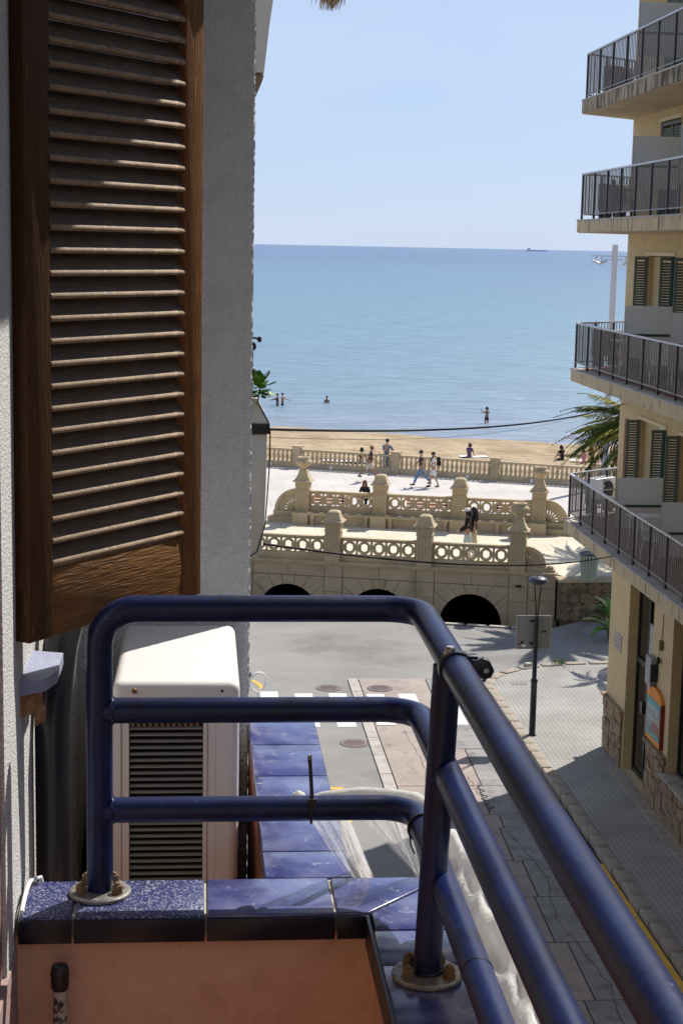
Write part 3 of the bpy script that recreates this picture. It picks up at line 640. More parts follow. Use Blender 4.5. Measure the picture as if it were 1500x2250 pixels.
# railings: each a thing of its own part tree
bar_s = None
def railing(k):
    global bar_s
    z = FL[k]
    t = thing('balcony_railing', ['grey metal bar railing of the first floor balcony, lowest of the stack', 'grey metal bar railing of the second floor balcony, second from the bottom',
        'grey metal bar railing of the third floor balcony, level with the horizon', 'grey metal bar railing of the top balcony over the stained slab'][k], 'railing', (8.2, 35.45, z), 0, 'balcony railings of the corner building')
    if bar_s is None:
        bar_s = {}
        for nm, r, h, m in (('bar', .008, .83, M_rbar), ('post', .022, .96, M_rpost)):
            o = MB().box(-r, r, -r, r, 0, h).build(nm, m); bar_s[nm] = o.data; bpy.data.objects.remove(o)
    MB().box(-.028, .028, -15, .03, .95, .985).build('handrail', M_rtop, t)
    MB().box(-.012, .012, -15, .0, .10, .125).build('bottom_rail', M_rbar, t)
    y = 0; i = 0
    while y > -11.3:
        link('post', bar_s['post'], t, (0, y, 0)); 
        for j in range(1, 10): link('bar', bar_s['bar'], t, (0, y - j * .11, .12))
        y -= 1.1
    ang = math.atan2(E2[1] - E1[1], E2[0] - E1[0]); dx, dy = cos(ang), sin(ang)
    MB().box(0, 2.9, -.028, .028, .952, .987).build('handrail', M_rtop, t, rz=ang)
    MB().box(0.03, 2.9, -.012, .012, .102, .127).build('bottom_rail', M_rbar, t, rz=ang)
    for j in range(1, 26):
        s_ = j * .11; link('post' if j % 6 == 0 else 'bar', bar_s['post' if j % 6 == 0 else 'bar'], t, (dx * s_, dy * s_, 0 if j % 6 == 0 else .12), ang)
for k in range(4): railing(k)
# screens between neighbouring balconies
TOPS = [6.97, 10.42, 13.72, 16.25]
FLN = ['first', 'second', 'third', 'top']
for k in range(4):
    for j, yy in enumerate((32.2, 29.0)):
        z = FL[k]; zt = TOPS[k]
        t = thing('balcony_screen', ('frosted grey partition screen on the %s floor balcony, %s' % (FLN[k], 'the further of two' if j == 0 else 'nearer the picture edge')), 'screen', (8.42, yy, z), 0, 'partition screens of the balconies')
        MB().box(0, .96, -.012, .012, zt - z - .55, zt - z).build('pane', M_frost, t)
        MB().box(0, .96, -.02, .02, zt - z - .60, zt - z - .552).build('crossbar', M_dgreen, t)
        MB().box(0, .96, -.010, .010, max(.2, zt - z - 1.02), zt - z - .602).build('pane', M_frost2, t)
        MB().box(.935, .965, -.025, .025, 0, zt - z + .06).build('post', M_rpost, t); MB().box(-.005, .0, -.015, .015, 0, zt - z).build('post', M_rbar, t)
# windows
def leaf(name, t, x, y, z, wd, h, ang, m=M_green):
    """louvred leaf hinged at (x,y)"""
    lf = MB().box(0, .05, -.02, .02, 0, h).box(wd - .05, wd, -.02, .02, 0, h).box(.05, wd - .05, -.02, .02, 0, .07).box(.05, wd - .05, -.02, .02, h - .07, h).build(name, m, t, loc=(x, y, z), rz=ang)
    b = MB(); n = int((h - .14) / .055)
    for i in range(n):
        zz = .075 + i * .055; b.prism([(-.016, zz), (.014, zz + .04), (.018, zz + .036), (-.010, zz - .004)], .05, wd - .05, 'x')
    tag(b.build('slats', m, lf), kind='stuff'); return lf
for k, zt in OPS.items():
    for j, ya in enumerate((32.34, 29.35)):
        wd = 1.96 if k < 2 else 1.5; z0 = FL[k] + .02; h = zt - z0
        t = thing('window', ('%s shuttered balcony door on the %s floor, %s' % ('green', FLN[k], 'behind the further screen' if j == 0 else 'nearer, cut by the picture edge')), 'window', (WX, ya, z0), 0, 'shuttered balcony doors of the corner building')
        MB().box(-.03, .02, -.08, wd + .08, h, h + .07).build('lintel_trim', mat('cream_trim', (.72, .62, .42), .8, .05), t)
        MB().box(.28, .30, .02, wd - .02, 0, h).build('pane', M_glass, t)
        MB().box(.2, .27, .02, .09, 0, h).box(.2, .27, wd - .09, wd - .02, 0, h).box(.2, .27, wd / 2 - .05, wd / 2 + .05, 0, h).box(.2, .27, .09, wd - .09, h - .08, h - .01).build('frame', M_cream, t)
        if k < 2:
            MB().box(.10, .14, wd * .36, wd - .03, 0, h - .02).build('blind', mat('cream_blind', (.50, .40, .22), .8, .05), t)
            MB().box(.06, .09, .03, wd * .34, 0, h - .02).build('curtain', mat('white_curtain', (.6, .58, .52), .9, .05), t)
            leaf('shutter_leaf', t, -.02, wd - .01, 0, .27, h - .02, pi * .97)
            leaf('shutter_leaf', t, -.02, .02, 0, .27, h - .02, pi * 1.0)
            MB().box(-.06, .0, wd + .03, wd + .07, 0, h - .02).build('leaf_edge', M_dgreen, t); MB().box(-.05, .0, -.05, -.01, 0, h - .02).build('leaf_edge', M_dgreen, t)
        else:
            leaf('shutter_leaf', t, .04, .01, 0, wd / 2 - .02, h - .02, pi / 2); leaf('shutter_leaf', t, .04, wd / 2 + .01, 0, wd / 2 - .02, h - .02, pi / 2)
# ground floor: stone cladding, door, shop window, poster
def cladding(y0, y1, z0, z1, x=WX, cell=.30):
    y = y0
    while y < y1 - .01:
        wd = min(random.uniform(.22, .42), y1 - y)
        if y1 - (y + wd) < .12: wd = y1 - y
        z = z0
        while z < z1 - .01:
            h = min(random.uniform(.18, .42), z1 - z)
            if z1 - (z + h) < .1: h = z1 - z
            j = lambda: random.uniform(.006, .022)
            poly = [(y + j(), z + j()), (y + wd - j(), z + j()), (y + wd - j(), z + h * .5), (y + wd - j(), z + h - j()), (y + j(), z + h - j()), (y + j(), z + h * .6)]
            MB().prism(poly, x - random.uniform(.05, .075), x - .002, 'x').build('stone', random.choice((M_clad, M_clad, M_clad2)), hb); z += h
        y += wd
cladding(34.5, BY + .05, .12, 1.36); cladding(31.1, 32.47, .12, 1.38); cladding(25.5, 31.1, .12, 1.06)
MB().box(WX - .12, WX + .3, 34.46, BY + .1, 1.36, 1.42).build('ledge', M_clad, hb, bevel=.01); MB().box(WX - .12, WX + .3, 31.12, 32.5, 1.38, 1.44).build('ledge', M_clad, hb, bevel=.01)
MB().box(WX - .16, WX + .34, 25.3, 31.07, 1.07, 1.13).build('sill', M_kerb, hb, bevel=.008)
MB().box(WX - .3, WX - .03, 21, 34.4, .115, .14).build('threshold', M_kerb, hb)
M_dframe = mat('dark_shop_frame', (.02, .022, .022), .4, .1, 3)
def shop_opening(name, label, y0, y1, z0, z1):
    t = thing(name, label, 'door' if 'door' in name else 'window', (WX + .24, y0, z0))
    w_ = y1 - y0; h = z1 - z0
    MB().box(-.03, .03, 0, .07, 0, h).box(-.03, .03, w_ - .07, w_, 0, h).box(-.03, .03, .07, w_ - .07, h - .07, h).box(-.03, .03, .07, w_ - .07, 0, .1).build('frame', M_dframe, t)
    MB().box(.0, .012, .07, w_ - .07, .1, h - .07).build('pane', M_glass, t); return t
dr = shop_opening('shop_door', 'tall dark glass shop door with white stickers between the corner pillar and the poster', 32.49, 34.43, .12, 4.35)
MB().box(-.05, .05, .07, 1.87, 2.5, 2.62).build('crossbar', M_dframe, dr)
MB().box(-.05, .04, .95, 1.03, .1, 4.15).build('stile', M_dframe, dr)
MB().box(-.045, -.012, .12, .93, 1.3, 2.45).build('white_film', mat('window_film', (.42, .42, .43), .5, .12, 4), dr)
b = MB()
for a, (cy, cz, r) in enumerate(((.45, 2.1, .16), (.62, 1.85, .10), (.3, 1.9, .09), (.55, 2.3, .08))):
    for i in range(6):
        an = i * pi / 3 + a; y = cy + r * .7 * cos(an); z = cz + r * .9 * sin(an)
        b.prism([(y + r * .45 * cos(q), z + r * .5 * sin(q)) for q in [2 * pi * j / 8 for j in range(8)]], -.052 - .001 * a - .0002 * i, -.0455, 'x')
b.build('sticker', M_plain, dr)
MB().box(-.047, -.012, .12, .93, 2.7, 3.55).build('white_film', mat('window_film2', (.32, .33, .36), .3, .2, 3), dr)
hd = MB().tube([(-.08, .9, 1.12), (-.11, .93, 1.18), (-.11, .93, 1.5), (-.08, .9, 1.56), (-.06, .74, 1.56), (-.06, .72, 1.5), (-.06, .72, 1.18), (-.06, .74, 1.12), (-.08, .9, 1.12)], .016, 8).build('handle', M_black, dr)
MB().box(-.12, -.05, 1.0, 1.16, 1.52, 1.78).build('lock_box', M_black, dr)
wn = shop_opening('shop_window', 'dark shop window with an orange round sticker at the right picture edge', 27.4, 31.08, 1.08, 4.6)
MB().prism([(3.05 + .23 * cos(q), 1.3 + .42 * sin(q)) for q in [2 * pi * j / 20 for j in range(20)]], -.045, -.03, 'x').build('sticker', mat('orange_sticker', (.75, .16, .03), .6, .1), wn)
MB().box(-.04, -.031, 2.2, 2.82, .75, 2.3).build('poster', mat('pale_poster', (.55, .52, .5), .6, .25, 3), wn)
MB().box(-.055, .06, 1.8, 1.88, .1, 3.45).build('mullion', M_dframe, wn)
shop_opening('shop_window', 'dark shop window furthest toward the viewer, outside the picture on the right', 21, 26.4, 1.08, 4.6)
# poster board: orange, arched top
po = thing('poster_board', 'orange round-topped poster board with white lettering on the pier beside the shop door', 'sign', (WX - .04, 31.9, 0))
Y0, Y1 = -.50, .58
pts = [(Y0, 1.50), (Y1, 1.50), (Y1, 2.42)] + [(Y1 - .54 + .54 * cos(a), 2.42 + .24 * sin(a)) for a in lin(.2, pi - .2, 9)] + [(Y0, 2.42)]
MB().prism(pts, -.035, .036, 'x').build('board', M_orange, po)
MB().prism([(Y0 - .02, 1.49), (Y0, 1.49), (Y0, 2.43), (Y0 - .02, 2.43)], -.045, .036, 'x').build('edge', mat('dark_red', (.2, .02, .01), .5, .1), po)
MB().box(-.041, -.036, Y0 + .05, Y1 - .05, 1.62, 2.40).build('print', mat('print_ground', (.22, .30, .30), .6, .35, 3), po)
MB().box(-.044, -.0415, Y0 + .05, Y1 - .05, 2.22, 2.40).box(-.044, -.0415, Y0 + .05, Y1 - .05, 1.62, 1.70).build('band', M_teal, po)
MB().box(-.044, -.0415, Y0 + .09, Y0 + .6, 1.74, 2.0).build('picture', M_pinkp, po)
def text(body, size, loc, rot, m, parent, name='lettering', ext=.002):
    cu = bpy.data.curves.new(name, 'FONT'); cu.body = body; cu.size = size; cu.extrude = ext; cu.align_x = 'CENTER'; cu.resolution_u = 2
    o = bpy.data.objects.new(name, cu); COL.objects.link(o); bpy.context.view_layer.update()
    me = bpy.data.meshes.new_from_object(o.evaluated_get(bpy.context.evaluated_depsgraph_get())); bpy.data.objects.remove(o)
    me.materials.clear(); me.materials.append(m); return link(name, me, parent, loc, rot)
RX = (pi / 2, 0, -pi / 2)
text('UNITED', .21, (-.046, .04, 2.13), RX, M_plain, po); text('COOKING', .20, (-.046, .04, 1.95), RX, M_plain, po)
bx = thing('wall_box', 'grey metal box fixed to the pier above the orange poster', 'box', (WX - .002, 32.35, 2.62))
MB().box(-.14, 0, -.28, .12, .02, .62).build('body', M_signback, bx, bevel=.01); MB().box(-.16, 0, -.36, -.3, .15, .5).build('bracket', M_black, bx)
cc = thing('street_nameplate', 'small pale street name plate with a grey border on the corner pillar', 'sign', (WX - .012, 35.22, 2.62))
MB().box(-.01, .01, -.29, .27, 0, .40).build('plate', mat('plate_ground', (.50, .43, .37), .5, .06), cc)
MB().box(-.014, -.0105, -.27, .25, .03, .045).box(-.014, -.0105, -.27, .25, .355, .37).box(-.014, -.0105, -.27, -.255, .045, .355).box(-.014, -.0105, .235, .25, .045, .355).build('border', mat('plate_border', (.28, .27, .32), .5, .06), cc)
b = MB()
for r in range(3):
    y = -.2
    while y < .16:
        l_ = random.uniform(.03, .07); b.box(-.015, -.0105, y, y + l_, .09 + r * .09, .13 + r * .09); y += l_ + .02
b.build('lettering', mat('plate_border', (.28, .27, .32)), cc)
cm = thing('wall_camera', 'little black camera hanging from a cable on the pier above the poster', 'camera', (WX - .02, 31.75, 3.5))
MB().tube([(0, 0, .75), (0, .02, .3), (-.02, .02, .2)], .008, 6).build('cable', M_cable, cm); MB().box(-.06, .01, -.05, .06, .0, .2).build('junction_box', M_rusty, cm, bevel=.01)
MB().lathe([(.01, -.32), (.05, -.28), (.05, -.2), (.02, -.16)], (-.05, .06, 0), 10).tube([(-.02, .02, 0), (-.05, .06, -.17)], .006, 5).build('lens', M_black, cm)
# clutter on the balconies
for k, lb in enumerate(('pale grey air conditioning unit at the corner of the first floor balcony', 'brown-grey box unit at the corner of the second floor balcony', 'brown-grey box unit at the corner of the third floor balcony', 'brown-grey box unit at the corner of the top balcony')):
    t = thing('balcony_unit', lb, 'air conditioner', (9.05, 36.15, FL[k]), .7, 'units at the balcony corner')
    m = M_grey if k == 0 else mat('brown_unit', (.28, .24, .20), .6, .1)
    MB().box(-.38, .38, -.15, .15, .22, .80).build('casing', m, t, bevel=.02); MB().box(-.33, -.27, -.14, .14, 0, .22).box(.27, .33, -.14, .14, 0, .22).build('foot', M_rpost, t)
    MB().lathe([(.22, -.002), (.22, .012)], n=16, M=Matrix.Translation((.08, -.15, .52)) @ Matrix.Rotation(pi / 2, 4, 'X')).build('fan_grille', M_black, t)
def pchair(x, y, z, rz, lb, m=M_plain):
    t = thing('plastic_chair', lb, 'chair', (x, y, z), rz, 'plastic chairs on the balconies')
    MB().box(-.22, .22, -.22, .22, .41, .44).build('seat', m, t, bevel=.01); MB().prism([(-.22, .44), (.22, .44), (.24, .84), (-.24, .84)], .19, .215, 'y').build('backrest', m, t)
    for sx in (-.2, .2):
        for sy in (-.19, .19): MB().tube([(sx * 1.15, sy * 1.15, 0), (sx, sy, .42)], .018, 6).build('leg', m, t)
    for sx in (-.23, .23): MB().box(sx - .02, sx + .02, -.2, .2, .62, .65).build('armrest', m, t)
def ptable(x, y, z, lb):
    t = thing('balcony_table', lb, 'table', (x, y, z), 0, 'small tables on the balconies')
    MB().box(-.35, .35, -.35, .35, .70, .73).build('tabletop', M_plain, t, bevel=.01)
    for sx in (-.3, .3):
        for sy in (-.3, .3): MB().tube([(sx, sy, 0), (sx * .9, sy * .9, .7)], .02, 6).build('leg', M_plain, t)
ptable(8.8, 31.2, FL[0], 'white plastic table on the first floor balcony behind the railing bars'); pchair(8.75, 30.3, FL[0], .3, 'white plastic chair on the first floor balcony beside the table')
ptable(8.85, 33.3, FL[1], 'white plastic table on the second floor balcony'); pchair(8.8, 30.6, FL[1], 2.6, 'white plastic chair on the second floor balcony behind the bars', M_plain); pchair(8.9, 34.7, FL[2], 1.2, 'dark chair on the third floor balcony behind the corner bars', M_rpost)
pchair(9.0, 35.6, FL[0], 2.0, 'white plastic chair at the sea end of the first floor balcony')
# vertical downpipe
t = MB().tube([(0, 0, 0), (0, 0, 2.1)], .03, 8).build('downpipe', mat('rust_pipe', (.38, .22, .12), .8, .2, 4), None, loc=(WX - .035, 35.35, 5.75)); tag(t, 'thin rust-stained downpipe beside the corner on the first floor wall', 'pipe')
print('building done')

# ------------------------------------------------------------------ our own balcony
LZ = 10.28
M_roughedge = M_white
# facade on the left and the cross wall beyond the outdoor unit
fw = thing('house_facade', 'rough white rendered house wall at the left edge with the open shutter on it', 'wall', (0, 0, 0))
MB().box(-.75, -.33, 2.745, 4.12, 7, 14).build('render', M_rough, fw)
MB().box(-.75, -.338, 1.6, 2.744, 7, 14).build('jamb', mat('door_jamb', (.30, .17, .13), .9, .15, 20, bump=.5, bs=90), fw)
MB().box(-.75, -.326, 2.5, 2.865, 9.0, LZ - .06).build('lower_band', mat('lilac_band', (.36, .26, .24), .9, .12, 8, bump=.4, bs=60), fw)
b = MB(); N = 900
b.box(-.9, .112, 4.1, 4.34, 6.5, 14)
b.build('cross_wall', M_white, fw)
vs = []
for i in range(N + 1):
    z = 6.5 + 7.5 * i / N
    for (x, y) in ((.1125, 4.1), (.127, 4.1), (.131, 4.105), (.131, 4.34), (.1125, 4.34)): vs.append((x + (random.uniform(-.0013, .0013) if x > .12 else 0), y + (random.uniform(-.0015, .0015) if y < 4.2 and x > .12 else 0) + (.0006 if y < 4.2 else 0), z))
b = MB(); b.add(vs, [(i * 5 + k, i * 5 + k + 1, i * 5 + 5 + k + 1, i * 5 + 5 + k) for i in range(N) for k in range(4)]); b.build('rough_corner', M_white, fw)
# slab overhead (shades the shutter)
tag(MB().box(-.33, .52, -1.5, 4.09, 12.74, 12.95).build('upper_balcony', M_white), 'underside slab of the balcony overhead, above the picture', 'balcony')
# balcony floor and back rooms, unseen but real
struct(MB().box(-.33, .33, -1.5, 2.86, 9.5, 9.62).build('balcony_floor', M_terra))
struct(MB().box(-.33, .14, 3.04, 4.1, 9.4, 9.5).build('ledge_floor', M_terra))
# parapet
pp = thing('balcony_parapet', 'terracotta painted balcony parapet capped with glossy blue tiles', 'parapet', (0, 0, 0))
MB().box(-.33, .49, 2.885, 3.02, 9.2, LZ - .045).build('wall', M_terra, pp)
MB().box(.335, .47, -1.5, 2.885, 9.2, LZ - .045).build('wall', M_terra, pp)
MB().box(.1325, .285, 3.02, 4.14, 8.6, LZ - .045).build('wall', mat('brown_paint', (.30, .10, .055), .9, .2, 8, bump=.5, bs=40, dirt=(.12, .05, .03), ds=5), pp)
MB().box(-.325, .488, 2.872, 3.028, LZ - .044, LZ - .006).box(.326, .482, -1.5, 2.872, LZ - .044, LZ - .006).box(.14, .296, 3.028, 4.14, LZ - .044, LZ - .006).build('grout_bed', M_grout, pp)
def tile(poly, m=M_tile, z0=LZ - .043, z1=LZ):
    q = MB().prism(shrink(poly, .0028), z0, z1 + random.uniform(-.0006, .0006)).build('tile', m, pp, bevel=.003); return q
G = .003
xs_ = [-.325, -.225, .017, .257]
for a, c in zip(xs_[:-1], xs_[1:]): MB().box(a + G, c - G, 2.862, 3.035, LZ - .045, LZ + random.uniform(-.0005, .0005)).build('tile', M_tile_s if c < .1 else M_tile, pp, bevel=.003)
tile([(.257 + .001, 2.862), (.318, 2.862), (.488, 3.035), (.257 + .001, 3.035)]); tile([(.320, 2.859), (.320, 2.782), (.490, 2.782), (.490, 3.031)])
yy = 2.782
for d in (.142, .24, .24, .24, .24, .24, .24, .24, .24):
    MB().box(.318, .490, yy - d + G, yy - G, LZ - .045, LZ + random.uniform(-.0005, .0005)).build('tile', M_tile, pp, bevel=.003); yy -= d
MB().box(.312, .3175, .6, 2.861, LZ - .062, LZ - .004).build('drip_edge', M_black, pp)
yy = 3.037
for y1 in (3.18, 3.42, 3.66, 3.90, 4.14):
    MB().box(.132, .302, yy + G * .7, y1 - G * .7, LZ - .045, LZ - .001).build('tile', M_tile, pp, bevel=.003); yy = y1

M_edge = mat('shaded_tile_front', (.006, .007, .018), .3, .2, 20, spec=.4, dirt=(.05, .045, .045), ds=30, dpos=(.62, .75))  # shade on the tile fronts, put in as near-black strips
for a, c in ((-.325, -.225), (-.225, .017), (.017, .257), (.257, .314)): MB().box(a + .002, c - .002, 2.8555, 2.8618, LZ - .049, LZ - .005).build('tile_front_shade', M_edge, pp, bevel=.001)

# railing of three tubes
def fillet(pts, r, n=8):
    pts = [Vector(p) for p in pts]; o = [pts[0]]
    for a, p, c in zip(pts[:-2], pts[1:-1], pts[2:]):
        u_ = (a - p).normalized(); v_ = (c - p).normalized(); o1 = p + u_ * r; o2 = p + v_ * r; cen = p + (u_ + v_) * r
        for i in range(n + 1):
            t = i / n * pi / 2; o.append(cen - v_ * r * cos(t) - u_ * r * sin(t))
    return o + [pts[-1]]
rl = thing('balcony_rail', 'dark blue painted steel tube railing bolted to the tiled parapet in the foreground', 'railing', (0, 0, 0))
def dense(p): 
    o = []
    for a, c in zip(p[:-1], p[1:]):
        k = max(1, int((c - a).length / .08)); o += [a.lerp(c, i / k) for i in range(k)]
    return o + [p[-1]]
XR = .4125
MB().tube(dense(fillet([(-.182, 2.97, LZ + .01), (-.182, 2.97, 10.832), (XR, 2.97, 10.832), (XR, .3, 10.832)], .07)), .0247, 28).build('top_rail', M_rail, rl)
MB().tube(dense(fillet([(-.18, 2.97, 10.638), (XR, 2.97, 10.638), (XR, .3, 10.638)], .07)), .0240, 28).build('middle_rail', M_rail, rl)
MB().tube(dense(fillet([(-.18, 2.97, 10.445), (XR, 2.97, 10.445), (XR, .3, 10.445)], .07)), .0240, 28).build('lower_rail', M_rail, rl)
MB().tube([(XR - .024, 2.59, LZ + .01), (XR - .004, 2.60, 10.82)], .0235, 24).build('post', M_rail, rl)
for z in (10.638, 10.445):
    MB().tube([(-.1585 + .0016 * cos(a * 9), 2.97 + .0245 * cos(a), z + .0245 * sin(a)) for a in lin(0, 2 * pi, 40)], .0035, 6).build('weld', M_rail, rl)
MB().tube([(XR - .0235 + .0245 * cos(a), 2.592 + .0245 * sin(a), LZ + .0115 + .001 * cos(a * 7)) for a in lin(0, 2 * pi, 40)], .0035, 6).build('weld', M_rail, rl)
def flange(x, y, r):
    f = MB().lathe([(r, 0), (r, .005), (r - .003, .008)], (0, 0, 0), 32, smooth=False).build('flange', M_steel, rl, loc=(x, y, LZ + .0015))
    for a in (-2.6, -.55, .9, 2.3):
        bt = MB().lathe([(.011, .008), (.011, .012)], (r * .68 * cos(a), r * .68 * sin(a), 0), 16, smooth=False).lathe([(.0105, .012), (.0105, .022), (.0095, .024)], (r * .68 * cos(a), r * .68 * sin(a), 0), 6, smooth=False).lathe([(.0055, .024), (.0055, .028), (.004, .029)], (r * .68 * cos(a), r * .68 * sin(a), 0), 10).build('bolt', M_rusty, f)
flange(-.182, 2.97, .058); flange(XR - .024, 2.59, .060)
for (y, z, r) in ((2.86, 10.445, .0248), (2.25, 10.445, .0249)): MB().tube([(XR, y, z), (XR, y - .004, z)], r, 24).build('joint_ring', M_black, rl)
# cable ties round the lower rail
ct = thing('cable_tie', 'black cable tie with a long upright tail on the lowest end rail', 'cable tie', (.215, 2.97, 10.445))
MB().tube([(0, .027 * cos(a), .027 * sin(a)) for a in lin(0, 2 * pi, 22)], .0045, 6, sq=.5).box(-.008, .008, -.032, -.022, .012, .028).tube([(0, -.028, .015), (-.001, -.02, .04), (-.004, .0, .095)], .004, 6).build('strap', M_blackp, ct)
MB().tube([(-.004, 0, .09), (-.0045, .002, .104)], .0045, 6).build('tail_tip', M_steel, ct)
ct2 = thing('cable_tie', 'thin black cable tie looped around the lowest rail just past its bend', 'cable tie', (XR, 2.855, 10.445))
MB().tube([(.027 * cos(a), 0, .027 * sin(a)) for a in lin(0, 2 * pi, 22)], .0022, 6).tube([(-.024, 0, -.01), (-.022, -.008, -.03), (-.015, -.01, -.045)], .0016, 5).build('strap', M_blackp, ct2)
# clamp bracket
cb = thing('clamp_bracket', 'black clamp bracket with a round eye fixed on the top rail near its bend', 'bracket', (XR, 2.535, 10.832))
MB().tube([(0, .010, 0), (0, -.010, 0)], .0292, 24).build('collar', M_blackp, cb)
MB().prism([(0, .012), (.030, .013), (.044, .018), (.054, .013), (.062, -.003), (.057, -.014), (.046, -.018), (.024, -.010), (0, -.016)], -.008, .008, 'y').build('arm', M_blackp, cb, bevel=.0025)
MB().box(-.018, .034, -.011, .011, .0165, .023).build('plate', M_blackp, cb, bevel=.0025)
MB().lathe([(.010, .023), (.010, .026)], (-.010, 0, 0), 16).lathe([(.0085, .026), (.0085, .034), (.007, .036)], (-.010, 0, 0), 6, smooth=False).build('bolt', M_steel, cb)
MB().lathe([(.0045, .0), (.0045, .0015)], n=14, M=Matrix.Translation((.048, -.0085, -.002)) @ Matrix.Rotation(pi / 2, 4, 'X')).build('eye', M_steel, cb)

# plastic sheeting caught on the rail
M_plas = bpy.data.materials.new('clear_plastic'); M_plas.use_nodes = True
def plastic(m, a, colr, trans):
    n = m.node_tree.nodes; l = m.node_tree.links; p = n['Principled BSDF']; o = n['Material Output']
    p.inputs['Base Color'].default_value = colr; p.inputs['Roughness'].default_value = .3; p.inputs['Specular IOR Level'].default_value = .5
    tr = n.new('ShaderNodeBsdfTranslucent'); tr.inputs['Color'].default_value = colr; m1 = n.new('ShaderNodeMixShader'); m1.inputs['Fac'].default_value = .45
    l.new(p.outputs[0], m1.inputs[1]); l.new(tr.outputs[0], m1.inputs[2])
    tp = n.new('ShaderNodeBsdfTransparent'); m2 = n.new('ShaderNodeMixShader')
    t = n.new('ShaderNodeTexCoord'); w1 = n.new('ShaderNodeTexNoise'); w1.inputs['Scale'].default_value = 26; w1.inputs['Detail'].default_value = 5; w1.inputs['Distortion'].default_value = 1.5
    mpn = n.new('ShaderNodeMapping'); mpn.inputs['Scale'].default_value = (1, 1, .35); l.new(t.outputs['Object'], mpn.inputs['Vector']); l.new(mpn.outputs['Vector'], w1.inputs['Vector'])
    r = n.new('ShaderNodeMapRange'); r.inputs['From Min'].default_value = .4; r.inputs['From Max'].default_value = .68; r.inputs['To Min'].default_value = a[0]; r.inputs['To Max'].default_value = a[1]
    l.new(w1.outputs['Fac'], r.inputs['Value']); l.new(r.outputs['Result'], m2.inputs['Fac']); l.new(tp.outputs[0], m2.inputs[1]); l.new(m1.outputs[0], m2.inputs[2]); l.new(m2.outputs[0], o.inputs['Surface'])
    bp = n.new('ShaderNodeBump'); bp.inputs['Strength'].default_value = 1; bp.inputs['Distance'].default_value = .006; l.new(w1.outputs['Fac'], bp.inputs['Height']); l.new(bp.outputs['Normal'], p.inputs['Normal']); l.new(bp.outputs['Normal'], tr.inputs['Normal'])
plastic(M_plas, (.30, .62), (.82, .82, .80, 1), .4)
M_plas2 = bpy.data.materials.new('milky_plastic'); M_plas2.use_nodes = True; plastic(M_plas2, (.85, 1.0), (.92, .91, .88, 1), .4)
ps = thing('plastic_sheet', 'torn translucent plastic sheet twisted around the lowest rail and hanging outside it', 'plastic sheet', (0, 0, 0))
def flap(P00, P10, P01, P11, m, amp=.006, name='flap', nu=20, nv=20, fr=3, edge=.0):
    A, B_, C_, D_ = map(Vector, (P00, P10, P01, P11)); nrm = (B_ - A).cross(C_ - A).normalized(); ph = random.random() * 6
    def f(u_, v_):
        p = (A.lerp(B_, u_)).lerp(C_.lerp(D_, u_), v_)
        return p + nrm * amp * (sin(u_ * fr * 6.28 + ph + v_ * 2) + .6 * sin(u_ * fr * 13 + ph * 2 - v_ * 3)) * (.3 + .7 * v_) + (A - C_) * edge * sin(u_ * 9) * (1 - v_) * .1
    return MB().grid(f, nu, nv).build(name, m, ps)
flap((.205, 3.0, 10.43), (.27, 3.0, 10.43), (.30, 3.07, 10.262), (.345, 3.07, 10.262), M_plas, .004)
flap((.262, 2.998, 10.428), (.285, 2.998, 10.428), (.325, 3.072, 10.262), (.35, 3.068, 10.262), M_plas2, .003, nu=8)
flap((.30, 3.0, 10.43), (.40, 2.995, 10.43), (.425, 3.04, 10.29), (.445, 3.03, 10.262), M_plas, .004)
pts = [Vector((.198, 2.985, 10.448)), Vector((.24, 2.99, 10.462)), Vector((.31, 2.995, 10.466)), Vector((.37, 2.99, 10.463)), Vector((.415, 2.968, 10.462)), Vector((.440, 2.92, 10.458)), Vector((.446, 2.85, 10.45)), Vector((.45, 2.74, 10.44))]
MB().tube(pts, [.010, .009, .011, .012, .013, .012, .012, .014], 12).build('twist', M_plas2, ps)
MB().lathe([(.002, -.018), (.013, -.012), (.016, .0), (.012, .012), (.003, .017)], (.193, 3.0, 10.452), 10).build('knot', M_plas2, ps)
b = MB()
def roll(u_, v_):
    y = 2.80 - 1.05 * v_; k = .5 + .5 * math.exp(-((v_ - .5) ** 2) / .09); swell = .026 + .052 * k * (1 if v_ < .62 else .75)
    a = 2 * pi * u_; rr = swell * (1 + .20 * abs(sin(3.5 * a + v_ * 9)) + .12 * abs(sin(6 * a - v_ * 15)) - .14 + .05 * sin(v_ * 34 + 3 * a))
    return (XR + .026 + swell * .55 + rr * cos(a) * .62, y, 10.44 - swell * .75 + rr * sin(a) * 1.25)
b.grid(roll, 40, 90); b.build('loose_roll', M_plas2, ps)

# wooden louvred shutter, standing open
PHI = radians(35.5)
sh = thing('louvred_shutter', 'weathered brown wooden louvred shutter standing open beside the house wall', 'shutter', (-.304, 2.929, 10.775), pi / 2 - PHI)
SW, SH, ST = .532, 1.62, .046
SI = SW - .062
MB().box(0, .066, 0, ST, 0, SH).build('stile', M_wood, sh, bevel=.003)  # left stile toned darker than the frame, its shade put into the wood
MB().box(SI + .001, SW, 0, ST, 0, SH).build('stile', mat('worn_sunlit_wood', (.20, .084, .023), .55, .35, 14, bump=.8, bs=30, bdist=.004, stretch=(9, 9, .7), dirt=(.42, .30, .20), ds=16, dpos=(.58, .70), spec=.3), sh, bevel=.003)  # brighter copy of the wood: sunlight in the base colour, worn streaks on top
MB().box(.0665, SI + .0005, .003, ST - .004, .001, .128).build('bottom_cross_rail', M_woodh, sh, bevel=.003)
MB().box(.0665, SI + .0005, .003, ST - .004, SH - .1, SH).build('top_cross_rail', M_woodh, sh, bevel=.003)
